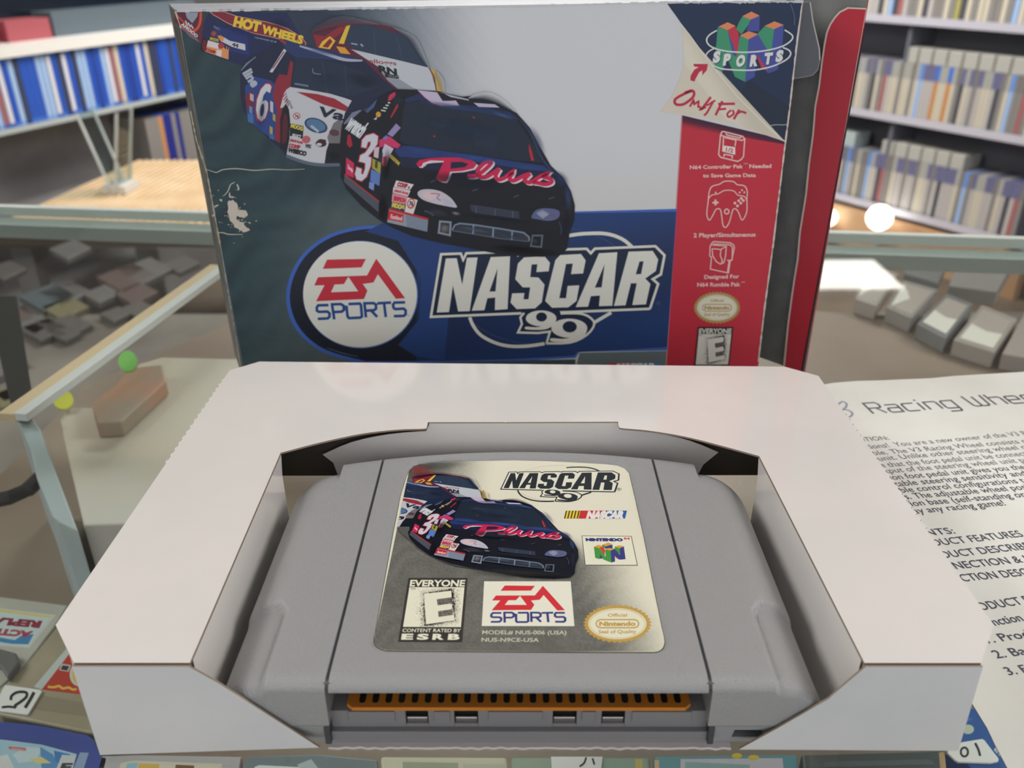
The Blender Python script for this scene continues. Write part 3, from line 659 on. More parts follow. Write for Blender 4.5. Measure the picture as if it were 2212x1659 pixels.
bp_.poly([(1252, 762), (1440, 758), (1437, 800), (1243, 800)], (104, 118, 124)); bp_.poly([(760, 786), (1243, 776), (1243, 800), (770, 800)], (66, 84, 98))
U(400, 450, 3.687)
bp_.poly(ell(1396, 686, 458, 428, 60, rot=.04), (90, 130, 190)); bp_.poly(ell(1393, 684, 453, 422, 60, rot=.04), (228, 228, 220))
bp_.done('banner', INK, fp)
eb = Print(onbox, NB, 0.08); draw_ea(eb, eb.use, (200, 48, 66), (34, 78, 148)); eb.use(400, 450, 3.687); eb.text("TM", (1768, 858), (1786, 858), (0, -10), (34, 78, 148)); eb.done('publisher_emblem', INK, fp)
tt = Print(onbox, NB, 0.08); draw_title(tt, tt.use, CREAM, (22, 38, 66), (224, 224, 214), (70, 92, 120), None)
tt.use(850, 450, 3.403); tt.stroke(ell(1946, 698, 14, 13, 16), 3, (90, 110, 140), closed=True); tt.text("R", (1940, 704), (1952, 704), (0, -12), (90, 110, 140))
tt.use(1080, 760, 3.16)
for k, (x0, c) in enumerate(((725, (190, 60, 80)), (800, (206, 120, 150)), (880, (130, 130, 196)), (960, (76, 130, 196)))): tt.poly([(x0, 92), (x0+80, 90), (x0+90, 74), (x0+10, 76)], c)
tt.poly([(1040, 90), (1082, 90), (1088, 72), (1046, 74)], (60, 130, 196))
tt.text("NASCAR", (790, 112), (1060, 108), (8, -32), (224, 226, 228), .08)
tt.done('printed_title', INK, fp)

# ---- cover: cars
fc = Print(onbox, NB, 0.03)
fc.use(360, 0, 3.687); U = fc.use
fc.poly([(66, 96), (280, 96), (300, 180), (282, 330), (270, 350), (150, 250), (62, 170)], (96, 36, 58))
fc.poly([(150, 100), (250, 98), (245, 130), (205, 185), (160, 140)], (150, 160, 176)); fc.stroke(smooth_path([(110, 200), (150, 240), (200, 252), (245, 225), (268, 170), (272, 100)], 4), 20, (216, 84, 62)); fc.stroke([(80, 120), (140, 180), (230, 280)], 14, (190, 70, 62))
for k in range(3): fc.stroke([(150+k*22, 165+k*16), (168+k*22, 205+k*12)], 10, (206, 210, 214))
fc.poly([(100, 195), (240, 300), (265, 340), (180, 290)], (120, 100, 120)); fc.text("AMOCO", (112, 195), (240, 300), (14, -18), (220, 220, 224), .04)
fc.poly([(280, 335), (290, 200), (330, 110), (352, 96), (960, 100), (1105, 355), (920, 330), (820, 385), (665, 455), (600, 505), (590, 520), (330, 432), (285, 405)], (30, 40, 84))
fc.poly([(960, 100), (1180, 96), (1440, 130), (1180, 270), (1160, 360), (1105, 355)], (48, 58, 82))
fc.poly([(370, 200), (640, 280), (660, 440), (420, 390)], (36, 52, 116))
flame = smooth_path([(350, 96), (460, 97), (560, 132), (800, 178), (960, 230), (1080, 310), (1105, 360), (1010, 340), (850, 295), (690, 262), (590, 222), (500, 188), (420, 142)], 2, True)
fc.stroke(flame, 9, (226, 170, 130), closed=True); fc.poly(flame, (132, 36, 60))
fc.text("HOT", (528, 205), (742, 252), (16, -74), (232, 200, 62), .07); fc.text("WHEELS", (752, 256), (1080, 350), (14, -62), (232, 200, 62), .06)
fc.text("THE POWER OF SPEED", (698, 302), (910, 350), (2, -12), (180, 188, 208))
fc.poly([(404, 285), (430, 282), (505, 325), (625, 352), (628, 402), (520, 372), (432, 328)], (206, 206, 214)); fc.poly([(404, 285), (430, 282), (458, 300), (452, 330), (430, 326)], (232, 150, 74)); fc.text("44", (520, 365), (570, 380), (4, -30), (40, 48, 74), .05)
fc.poly([(268, 390), (285, 305), (310, 300), (330, 340), (318, 420), (285, 412)], (20, 22, 34)); fc.poly(ell(302, 362, 18, 50), (112, 30, 46))
fc.poly([(330, 320), (420, 345), (496, 378), (492, 474), (310, 412)], (224, 150, 96)); fc.poly([(330, 322), (420, 346), (410, 390), (320, 368)], (224, 214, 216)); fc.poly([(400, 395), (440, 400), (436, 455), (396, 440)], (224, 214, 216))
fc.text("MOOG", (345, 316), (412, 332), (2, -22), (200, 190, 70), .06); fc.poly(ell(432, 364, 22, 24), (170, 60, 66)); fc.text("41", (450, 382), (490, 394), (2, -26), (40, 30, 40), .06); fc.text("COMP", (312, 404), (390, 430), (2, -24), (160, 40, 56), .08)
fc.poly(ell(376, 268, 26, 26), (120, 50, 62)); fc.poly(ell(376, 268, 16, 16), (150, 84, 92)); fc.text("MAC", (376, 222), (424, 244), (2, -20), (150, 156, 170))
draw_far_cars(fc, fc.use)
fc.done('racing_cars', INK, fp)
nc = Print(onbox, NB, 0.42); draw_near_car(nc, nc.use)
blur_edges(nc, nc.use, cover_bg)
nc.done('leading_car', INK, fp)
sf = Print(onbox, NB, 0.36); sf.LAYER = .001; soft_far(sf, sf.use); sf.done('far_car_shading', INK_SOFT, fp)
sf = Print(onbox, NB, 0.90); sf.LAYER = .001; soft_near(sf, sf.use)
sf.done('near_car_shading', INK_SOFT, fp)

# ---- cover: red strip, peel corner, symbols
rs = Print(onbox, NB, 0.03); U = rs.use
U(0, 0, 1)
rs.poly([(1473, 249), (1697, 302), (1684, 410), (1637, 796), (1438, 800)], (194, 44, 64))
rs.stroke([(1473, 249), (1438, 800)], 2.5, (206, 150, 150))
quadgrid(rs, [(1474, 249), (1697, 302), (1695, 312), (1473, 275)], 8, 5, lambda p: [lerp(a, b, sm(6, 26, p[1]-249-(p[0]-1474)*.235)) for a, b in zip((66, 20, 52), (194, 44, 64))])
rs.done('red_strip', INK, fp)
pc = Print(onbox, NB, 0.06); U = pc.use
U(1300, 0, 3.687)
pc.poly([(520, 30), (600, 140), (640, 200), (830, 460), (1080, 770), (1320, 1010), (1458, 1130), (1500, 850), (1560, 300), (1600, 10), (1560, -2)], (26, 46, 78))
pc.poly([(1080, 770), (1320, 1010), (1458, 1130), (1500, 850), (1180, 640)], (24, 40, 62))
peel = [(625, 185), (655, 260), (668, 380), (655, 500), (620, 630), (560, 760), (465, 890), (640, 912), (820, 938), (1080, 1000), (1260, 1060), (1458, 1128), (1320, 1010), (1080, 770), (830, 460), (700, 280)]
pc.poly(peel, (216, 208, 192))
quadgrid(pc, [(640, 230), (1450, 1120), (1000, 960), (655, 500)], 10, 6, lambda p: [lerp(a, b, .5+.5*math.sin(p[0]*.05-p[1]*.03)) for a, b in zip((206, 198, 182), (224, 217, 202))])
pc.stroke([(625, 185), (700, 280), (830, 460), (1080, 770), (1320, 1010), (1458, 1128)], 7, (232, 228, 218))
REDI = (192, 44, 74)
pc.poly([(728, 508), (845, 510), (836, 560), (800, 600), (800, 560), (776, 575), (745, 630), (738, 650), (705, 640), (706, 605), (735, 555), (770, 535), (735, 530)], REDI)
for L, wd in (([(720, 722), (660, 745), (585, 790), (590, 830), (650, 830), (720, 780), (735, 740), (715, 722), (660, 740)], 22), ([(700, 850), (730, 800), (735, 830), (770, 808), (768, 850), (790, 850)], 17), ([(868, 772), (800, 862), (790, 868), (830, 850)], 19),
              ([(832, 812), (838, 838), (880, 812), (905, 800)], 15), ([(885, 812), (835, 900), (812, 918)], 17), ([(960, 805), (905, 918)], 20), ([(925, 828), (1060, 826)], 20), ([(925, 872), (990, 866)], 17), ([(1030, 876), (1000, 905), (1010, 932), (1050, 905), (1040, 876)], 16), ([(1095, 872), (1050, 950)], 19), ([(1080, 905), (1110, 888), (1150, 902)], 18)):
    pc.stroke(L, wd, REDI, k=3)
# four pillar emblem
GRN, BLU, ORG, RDD = (62, 150, 112), (70, 80, 160), (222, 140, 96), (196, 50, 78)
def pillars(P):
    P.poly([(920, 215), (1000, 240), (1040, 330), (1075, 440), (1090, 300), (1165, 310), (1225, 400), (1330, 540), (1390, 560), (1320, 585), (1230, 430), (1215, 610), (1135, 650), (1060, 610), (980, 420), (975, 560), (950, 570), (895, 540)], BLU)
    P.poly([(1120, 128), (1185, 155), (1165, 200), (1110, 275), (1070, 230), (1090, 180)], GRN); P.poly([(1185, 155), (1256, 125), (1254, 250), (1150, 245), (1165, 205)], BLU)
    P.poly([(1120, 128), (1190, 92), (1256, 124), (1185, 156)], ORG)
    P.poly([(925, 215), (1000, 240), (1050, 470), (1000, 420), (975, 410), (960, 572), (895, 540)], GRN); P.poly([(1000, 240), (1062, 208), (1092, 272), (1085, 400), (1075, 445), (1040, 340)], RDD)
    P.poly([(928, 212), (1002, 177), (1064, 206), (1000, 240)], ORG)
    P.poly([(1296, 208), (1372, 232), (1355, 390), (1330, 420), (1240, 268)], GRN); P.poly([(1372, 232), (1448, 200), (1440, 330), (1400, 555), (1330, 565), (1350, 400)], BLU); P.poly([(1296, 206), (1374, 170), (1448, 198), (1370, 232)], ORG)
    P.poly([(1100, 282), (1168, 312), (1140, 652), (1060, 612), (985, 430), (975, 400), (1030, 430), (1075, 450)], GRN); P.poly([(1168, 312), (1242, 272), (1360, 470), (1340, 560), (1300, 555), (1228, 432), (1218, 612), (1140, 652)], BLU)
    P.poly([(1230, 430), (1320, 560), (1270, 540), (1240, 470)], RDD); P.poly([(1100, 282), (1168, 248), (1244, 272), (1166, 314)], ORG)
pillars(pc)
LW = (222, 224, 224)
pc.stroke(smooth_path([(915, 242), (860, 275), (834, 315), (855, 360), (930, 395), (1060, 414), (1200, 414), (1340, 396), (1450, 362), (1510, 318), (1515, 280), (1455, 238)], 4), 11, LW)
pc.stroke(smooth_path([(905, 380), (850, 410), (822, 450)], 4), 10, LW)
pc.stroke(smooth_path([(895, 525), (960, 548), (1090, 558), (1220, 556), (1350, 530), (1460, 480), (1502, 435), (1490, 400), (1440, 378)], 4), 11, LW)
for ch, x, y, sk in (('S', 880, 496, 16), ('P', 962, 516, 14), ('O', 1064, 526, 10), ('R', 1176, 524, 8), ('T', 1286, 508, 8), ('S', 1380, 488, 6)):
    for off, c in ((5, (22, 36, 66)), (0, LW)):
        wch = {'O': 72, 'S': 58, 'R': 62, 'P': 58, 'T': 66}[ch]
        pc.text(ch, (x+off, y+off), (x+off+wch, y+off-6), (12, -84), c, .07)
pc.done('corner_peel', INK, fp)
ic = Print(onbox, NB, 0.09); U = ic.use
PK = (236, 196, 192)
U(1300, 0, 3.687)
for L in ([(945, 1075), (930, 1230), (945, 1252), (1080, 1285), (1110, 1270), (1128, 1245), (1138, 1105), (1120, 1085), (970, 1047), (955, 1050), (945, 1075)], [(945, 1075), (970, 1085), (1115, 1118), (1138, 1105)], [(970, 1085), (962, 1205)], [(985, 1062), (1000, 1075), (1100, 1098), (1110, 1088)], [(980, 1095), (1068, 1115), (1060, 1165)], [(970, 1248), (975, 1228), (1040, 1240), (1036, 1262)]): ic.stroke(L, 10, PK)
ic.poly([(966, 1158), (1062, 1172), (1062, 1232), (962, 1206)], (232, 222, 216)); ic.text("1/2", (986, 1205), (1044, 1216), (4, -32), REDI, .03)
ic.text("N64 Controller Pak", (700, 1346), (1124, 1338), (0, -30), PK, .03); ic.text("TM", (1128, 1310), (1160, 1308), (0, -12), PK); ic.text("Needed", (1174, 1338), (1350, 1336), (0, -32), PK, .03)
ic.text("to Save Game Data", (804, 1412), (1226, 1408), (0, -30), PK, .03)
U(1400, 400, 3.95)
pad = smooth_path([(512, 290), (500, 240), (510, 150), (520, 60), (545, 10), (610, -10), (640, -30), (680, -36), (730, -30), (760, -5), (820, 5), (845, 50), (842, 120), (842, 220), (815, 285), (795, 292), (775, 240), (752, 205), (725, 205), (708, 260), (690, 320), (662, 360), (638, 340), (628, 270), (614, 205), (580, 205), (560, 240), (530, 292)], 3, True)
ic.stroke(pad, 9, PK, closed=True)
ic.stroke(smooth_path([(512, 120), (540, 85), (600, 72), (640, 48), (690, 42), (735, 52), (765, 85), (820, 95), (842, 130)], 3), 8, PK)
for L in ([(548, 148), (600, 148)], [(574, 122), (574, 172)]): ic.stroke(L, 16, PK)
for (x, y) in ((740, 152), (762, 176), (772, 132), (795, 112), (790, 152), (812, 130)): ic.poly(ell(x, y, 12, 12, 14), PK)
for (x, y) in ((800, 42), (780, 62), (820, 60), (576, 62)): ic.poly(ell(x, y, 8, 8, 12), PK)
ic.ring(ell(670, 224, 24, 26, 20), ell(670, 224, 14, 16, 20), PK)
ic.text("2 Player/Simultaneous", (386, 444), (916, 436), (0, -36), PK, .03)
for L in ([(545, 490), (528, 520), (525, 605), (540, 612), (530, 715), (684, 748), (700, 640), (712, 640), (735, 535), (730, 510), (700, 490), (560, 480), (545, 490)], [(555, 500), (700, 508), (718, 530), (716, 640)], [(548, 540), (620, 548), (666, 520), (540, 508)], [(545, 540), (550, 600), (580, 650), (615, 672), (645, 660), (660, 600), (666, 522)], [(620, 548), (615, 600), (632, 640), (624, 668)], [(672, 640), (700, 640)], [(690, 645), (676, 740)]): ic.stroke(L, 9, PK)
ic.text("Designed For", (478, 798), (776, 792), (0, -34), PK, .03); ic.text("N64 Rumble Pak", (418, 864), (786, 860), (0, -34), PK, .03); ic.text("TM", (792, 836), (826, 832), (0, -14), PK)
def draw_seal(P, cx, cy, rx, ry, gold, pale, n=38):
    P.poly([(cx+rx*(1 if k % 2 else .925)*math.cos(math.pi*k/n), cy+ry*(1 if k % 2 else .925)*math.sin(math.pi*k/n)) for k in range(2*n)], gold)
    P.poly(ell(cx, cy, rx*.845, ry*.80), pale)
    P.stroke(ell(cx, cy, rx*.80, ry*.745), rx*.012, gold, closed=True)
    hw, hh = rx*.62, ry*.21
    P.stroke([(cx+sx*(hw-hh)+hh*math.cos(a), cy+hh*math.sin(a)) for sx, aa in ((1, (-90, -45, 0, 45, 90)), (-1, (90, 135, 180, 225, 270))) for a in map(math.radians, aa)], rx*.035, gold, closed=True)
    P.text("Nintendo", (cx-rx*.53, cy+ry*.11), (cx+rx*.53, cy+ry*.10), (0, -ry*.22), gold, .05)
    P.text("Official", (cx-rx*.28, cy-ry*.36), (cx+rx*.28, cy-ry*.37), (0, -ry*.17), gold, .02)
    P.text("Seal of Quality", (cx-rx*.55, cy+ry*.50), (cx+rx*.55, cy+ry*.49), (0, -ry*.18), gold, .02)
draw_seal(ic, 587, 1044, 202, 138, (178, 150, 92), (224, 220, 200))
def draw_rating(P, quad, dark, pale, rnd=3):
    """square letter rating box: quad TL, TR, BR, BL"""
    f = lambda u, v: tuple((quad[0][d]*(1-u)+quad[1][d]*u)*(1-v)+(quad[3][d]*(1-u)+quad[2][d]*u)*v for d in (0, 1))
    g = lambda L: [f(u, v) for u, v in L]
    P.poly(g([(0, 0), (1, 0), (1, 1), (0, 1)]), dark)
    P.text("EVERYONE", f(.04, .13), f(.96, .13), tuple(b-a for a, b in zip(f(.04, .13), f(.04, .03))), pale, .035)
    P.poly(g([(.04, .145), (.96, .145), (.96, .765), (.04, .765)]), pale)
    E = [(.30, .25), (.745, .20), (.765, .30), (.52, .335), (.55, .43), (.755, .40), (.775, .49), (.565, .52), (.585, .61), (.83, .575), (.85, .66), (.40, .725)]
    r_ = random.Random(rnd)
    Ed = [(.30, .245), (.745, .195), (.85, .665), (.395, .73)]
    def speck(u, v, z, an):
        c_, s2 = math.cos(an)*z*1.5, math.sin(an)*z*1.1
        P.poly(g([(u-c_, v-s2), (u+z*.4, v-z*.4), (u+c_, v+s2), (u-z*.4, v+z*.4)]), dark); P.h -= P.LAYER
    for k in range(2300):
        i = r_.choices(range(4), (3, 4, 3, 3))[0]; t = r_.random(); a, b = Ed[i], Ed[(i+1) % 4]
        s_ = abs(r_.gauss(0, .75))-.12; u = a[0]+(b[0]-a[0])*t; v = a[1]+(b[1]-a[1])*t
        d = (u-.57, v-.46); l = math.hypot(*d); u += d[0]/l*s_*.085; v += d[1]/l*s_*.06
        if .06 < u < .94 and .16 < v < .755: speck(u, v, r_.uniform(.004, .008)*(1.7 if s_ < .3 else 1), math.atan2(d[1], d[0])+1.5+r_.uniform(-.5, .5))
    mid = tuple(lerp(a, b, .42) for a, b in zip(dark, pale))
    P.poly(g([(.50, .325), (.775, .29), (.78, .41), (.53, .445)]), mid); P.poly(g([(.545, .51), (.795, .475), (.815, .585), (.57, .62)]), mid)
    for (u0, v0, u1, v1) in ((.53, .325, .76, .42), (.56, .505, .80, .61)):
        for k in range(210): speck(r_.uniform(u0, u1), r_.uniform(v0, v1), r_.uniform(.004, .010), r_.uniform(0, 3))
    P.h += P.LAYER
    P.poly(g(E), pale)
    P.text("TM", f(.06, .19), f(.14, .19), tuple(b-a for a, b in zip(f(0, .19), f(0, .155))), dark)
    P.text("CONTENT RATED BY", f(.04, .845), f(.96, .845), tuple(b-a for a, b in zip(f(.04, .845), f(.04, .79))), pale, .012)
    for k, ch in enumerate("ESRB"): P.text(ch, f(.04+k*.243, .96), f(.04+k*.243+.185, .96), tuple(b-a for a, b in zip(f(.05, .96), f(.05, .872))), pale, .05)
draw_rating(ic, [(424, 1208), (727, 1208), (682, 1625), (383, 1628)], (40, 34, 36), (222, 220, 212))
ic.done('printed_symbols', INK, fp)
# ---- wear: creases, scuffs, frayed edges
we = Print(onbox, NB, 0.16); U = we.use
r_ = random.Random(11)
def jag(P, pts, w0, w1, col, step=9):
    for i in range(len(pts)-1):
        a, b = pts[i], pts[i+1]; n = max(1, int(math.hypot(b[0]-a[0], b[1]-a[1])/step))
        for k in range(n):
            t0, t1 = k/n, (k+1)/n
            P.stroke([(lerp(a[0], b[0], t0), lerp(a[1], b[1], t0)), (lerp(a[0], b[0], t1), lerp(a[1], b[1], t1))], r_.uniform(w0, w1), col); P.h -= P.LAYER
    P.h += P.LAYER
U(0, 0, 1)
jag(we, [(382, 24), (700, 19), (1100, 14), (1460, 5), (1735, 3)], 2, 6.5, (206, 206, 210))
jag(we, [(379, 24), (384, 40), (391, 60)], 1.5, 4.5, (206, 194, 172), 5); jag(we, [(391, 60), (412, 190), (430, 300), (447, 372)], .6, 2, (120, 120, 112)); jag(we, [(412, 240), (424, 300), (447, 372), (478, 540)], 1, 4, (176, 166, 146), 7); jag(we, [(478, 540), (521, 795)], .8, 2.4, (170, 170, 162), 7)
jag(we, [(1733, 4), (1722, 81), (1706, 230), (1694, 325), (1684, 410), (1670, 527), (1652, 660), (1638, 780)], 1.5, 4, (216, 204, 196), 8)
U(360, 0, 3.687)
we.stroke(smooth_path([(310, 1345), (360, 1362), (400, 1372), (450, 1350), (560, 1342), (700, 1356), (840, 1346), (960, 1352), (1100, 1345)], 3), 7, (196, 194, 182), taper=True)
we.stroke(smooth_path([(455, 1560), (490, 1520), (510, 1470), (545, 1450)], 3), 8, (196, 190, 178), taper=True)
U(400, 450, 3.687)
we.stroke(smooth_path([(255, 196), (300, 192), (350, 206), (460, 206)], 3), 8, (196, 192, 182), taper=True)
we.stroke(smooth_path([(410, 945), (560, 985), (700, 1020), (900, 1040)], 3), 3, (86, 102, 108), taper=True)
we.stroke(smooth_path([(1130, 1110), (1250, 1150), (1380, 1180)], 3), 4, (110, 130, 150), taper=True)
U(0, 400, 3.6875)
we.poly([(x+r_.uniform(-7, 7), y+r_.uniform(-7, 7)) for x, y in smooth_path([(1830, 120), (1872, 130), (1900, 165), (1905, 200), (1958, 200), (1972, 235), (1930, 258), (1890, 245), (1900, 285), (1970, 290), (1945, 312), (1990, 350), (1950, 372), (1900, 350), (1850, 300), (1818, 240), (1815, 170)], 4, True)], (206, 196, 184))
for (x, y, a, b) in ((1830, 80, 10, 26), (1725, 165, 26, 9), (1762, 120, 16, 14), (1895, 10, 10, 30), (1850, 95, 22, 8), (1700, 240, 10, 16), (1768, 300, 5, 4), (2042, 283, 8, 7), (1990, 300, 14, 8), (1700, 80, 5, 5), (1740, 40, 7, 4)):
    we.poly([(px_+r_.uniform(-.35, .35)*a, py_+r_.uniform(-.35, .35)*b) for px_, py_ in ell(x, y, a*.8, b*.8, 9, rot=r_.uniform(-.6, .6))], (198, 192, 182))
for k in range(60):
    x, y = r_.gauss(1890, 55), r_.gauss(250, 70); we.poly(ell(x, y, r_.uniform(2, 7), r_.uniform(2, 5), 6), (190, 184, 174)); we.h -= we.LAYER
U(1300, 0, 3.687)
we.stroke(smooth_path([(1335, 1000), (1390, 992), (1440, 994), (1488, 988)], 3), 5, (180, 184, 188))
we.stroke([(1500, 30), (1530, 120), (1532, 200)], 4, (110, 128, 150), k=3)
for k in range(16): we.stroke([(520+k*66, 12), (560+k*66+r_.uniform(-20, 20), 16+r_.uniform(0, 14))], r_.uniform(4, 11), (190, 196, 206))
we.done('scuff', INK, fp)

# ================================================================== THE INNER TRAY
HT = 24.52
def arcpts(a, b, bul, n=12):
    out = []
    for k in range(1, n):
        t = k/n; s_ = 4*t*(1-t)*bul; out.append((lerp(a[0], b[0], t), lerp(a[1], b[1], t)-s_))
    return out
def notched(a, b, t0, t1, pitch, dep):
    """an edge in mm with torn-off perforation notches"""
    a, b = Vector(a), Vector(b); d = b-a; L = d.length; u = d/L; n_ = Vector((-u.y, u.x, 0)); out = [a]
    x = t0*L
    while x < t1*L:
        out += [a+u*x, a+u*(x+.25*pitch)-n_*dep, a+u*(x+.6*pitch)-n_*dep, a+u*(x+.7*pitch)]; x += pitch*r_.uniform(.85, 1.25)
    return out
tray = thing('inner_tray', 'white cardboard inner tray lying on the glass with a grey cartridge set in it', 'tray', (0, 60, 0))
o_ = lambda p: onz(p, HT)
lf, lb = o_((120, 1350)), o_((496, 800)); rb, rf = o_((1768, 812)), o_((2147, 1350))
bl1, br1 = o_((560, 781)), o_((1695, 792))
fl, fr = o_((160, 1430)), o_((2117, 1428)); hl, hr = o_((408, 1436)), o_((1870, 1437))
hbl, hbr = o_((606, 978)), o_((1640, 985))
for v_ in (fl, fr, hl, hr): v_.y = 0.0
hole_back = [(606, 978)]+smooth_path([(606, 978), (690, 956), (780, 937), (860, 928), (915, 926), (922, 922), (924, 912)], 4)[1:]+[(1090, 912), (1092, 913.5), (1094, 912), (1335, 911)]+smooth_path([(1335, 911), (1337, 921), (1345, 925), (1400, 930), (1480, 943), (1560, 963), (1640, 985)], 4)[1:]
outl = notched(fl, lf, .1, .1, 2, .3)[:1]+[lf]
left_edge = notched(lf, lb, .52, .93, 2.7, -.38)
right_edge = notched(rb, rf, .18, .72, 2.6, -.38)
loop = [fl]+left_edge+[lb, bl1, br1]+right_edge+[rf, fr, hr]+[o_(p) for p in hole_back[::-1]]+[hl]
MB().sheet(loop, (0, 0, 1), .5, 0, 1, 2).build('top_sheet', [M_card, M_kraft, M_edge], tray)
def wall3(pts3, n_, name, front=None, th=.45, edge=None):
    return MB().sheet(pts3, n_, th, 0, 1, 2).build(name, [front or M_card, M_kraft, edge or M_edge], tray)
dn = lambda v_, z=0.03: Vector((v_.x, v_.y, z))
zt = HT-.5
# outer walls: the sides and back of the folded card
for nm, a, b in (('side_wall', lf, lb), ('corner_wall', lb, bl1), ('back_wall', bl1, br1), ('corner_wall', br1, rb), ('side_wall', rb, rf), ('corner_wall', rf, fr), ('corner_wall', fl, lf)):
    ins = lambda v_: v_.lerp(Vector((0, 60, v_.z)), .006)
    a, b = ins(a), ins(b); zb = 7.5 if nm == 'back_wall' else .03
    n_ = (b-a).cross(Vector((0, 0, 1)))
    if n_.dot(a-Vector((0, 60, HT))) < 0: n_ = -n_
    wall3([dn(a, zb), dn(b, zb), dn(b, zt), dn(a, zt)], n_, nm)
y0 = lambda p: on(p, (0, 1, 0), -.75)
M_cardf = mat('white_board_front_shaded', (226, 226, 226), 0.4, 0.4, mix=(214, 216, 219), noise=24)  # same board as the top, greyed to paint in the front's shadow
def floor_at(v_, z=.06):
    v_.z = max(v_.z, z); return v_
pl = [fl-Vector((0, .75, .2)), hl-Vector((0, .75, .2)), y0((470, 1475)), y0((560, 1532)), y0((640, 1583)), floor_at(y0((690, 1615))), floor_at(y0((216, 1631)))]
pr = [hr-Vector((0, .75, .2)), fr-Vector((0, .75, .2)), floor_at(y0((2070, 1622))), floor_at(y0((1596, 1619))), y0((1680, 1573)), y0((1790, 1510)), y0((1812, 1490))]
wall3(pl, (0, -1, 0), 'front_panel', M_cardf); wall3(pr, (0, -1, 0), 'front_panel', M_cardf)
# inner side flaps hanging from the hole's edges
for s_, hb, hf in ((-1, hbl, hl), (1, hbr, hr)):
    a = Vector((hb.x, hb.y-.3, zt+.2)); b = Vector((hf.x, hf.y+1.0, zt+.2)); nrm = Vector((-s_, 0, 0))
    x_in = -s_*.2
    wall3([a+Vector((x_in, 0, 0)), b+Vector((x_in, 0, 0)), dn(b+Vector((x_in, 0, 0)), .8), dn(a+Vector((x_in, -1.2, 0)), .8), a+Vector((x_in, -1.6, -5.5))], nrm, 'side_flap')
# back flap folded down behind the cartridge
yb = o_((1130, 912)).y-.35
fb = lambda p: on(p, (0, 1, 0), yb)
bf = [(927, 915), (1334, 914), (1340, 926)]+smooth_path([(1340, 926), (1420, 936), (1490, 952), (1552, 977)], 3)[1:]+[(1519, 1004), (1500, 1040), (1480, 1085), (760, 1085), (735, 1040), (720, 1000)]+smooth_path([(697, 982), (760, 955), (840, 938), (921, 931)], 3)
wall3([fb(p) for p in bf], (0, -1, 0), 'back_flap', th=.45)
za = on((640, 1026), (0, 1, 0), 90.0).z
MB().box((-74, 89.6, za), (74, 90, HT-.6)).build('inner_back_wall', mat('raw_board_shaded', (84, 76, 70), .9, .1), tray)  # raw board painted darker, with the cavity's shadow in its colour
MB().sheet([Vector((-60, 4, .6)), Vector((60, 4, .6)), Vector((60, 89, .6)), Vector((-60, 89, .6))], (0, 0, 1), .5, 0, 0, 2).build('bottom_sheet', [M_card, M_kraft, M_edge], tray)
LY = onz((1140, 1619), .06).y
lip = [Vector((x, LY+(.16*math.sin(x*2.3)+.08*math.sin(x*5) if k else 0), .06)) for k, x in enumerate([-38.5]+[-38+i*1.45 for i in range(54)]+[40.3])]
lipt = lip+[Vector((40.3, LY+2.2, .06)), Vector((-38.5, LY+2.2, .06))]
MB().prism(lipt, [v_+Vector((0, 0, .6)) for v_ in lipt], 0).build('front_lip', [mat('white_board_lip', (222, 212, 212), .6)], tray)

# ================================================================== THE CARTRIDGE
ZC = 19.0
cart = thing('game_cartridge', 'grey plastic game cartridge with a picture label, sitting in the white cardboard tray', 'cartridge', (-1, 40, 0))
M_grey = mat('grey_plastic', (162, 162, 163), 0.38, 0.5, bump=.5, bscale=2600)
M_greyb = mat('grey_plastic_back', (160, 163, 166), 0.45, 0.4, bump=.08, bscale=1500)
M_dark = mat('dark_gap', (18, 19, 24), .6, .2)  # stands in for the shadowed dark inside seams, holes and openings
XM = -1.0; HW = 57.4
def yback(x):
    ax = abs(x-XM)
    if ax < 46: return 83.2-6.2*(ax/46)**2
    return 62+15*math.sqrt(max(0, 1-((ax-46)/(HW-46))**2))
def ztop(x, y):
    ax = abs(x-XM); e = HW-ax
    if ax > 46 and y > 60:
        rx_, ry_ = HW-46, yback(XM+46)-62
        rr_ = math.hypot((ax-46)/rx_, max(0, (y-62)/ry_)); e = min(e, (1-rr_)*rx_)
    d1 = 0 if e > 9 else 7.5*(1-math.sqrt(max(0, 1-(1-e/9)**2)))
    eb_ = yback(x)-y; d2 = 0 if eb_ > 3 else 3*(1-math.sqrt(max(0, 1-(1-eb_/3)**2)))
    ef = y-0.1; d3 = 0 if ef > 3.0 else 2.2*(1-math.sqrt(max(0, 1-(1-ef/3.0)**2)))
    z = ZC-max(d1, d2)-d3
    # finger grip pad: a step near the front corners
    u = sm(47.2, 48.4, ax)*sm(23.0-2.2*sm(50, 47.5, ax), 21.4-2.2*sm(50, 47.5, ax), y)
    return z-1.25*u
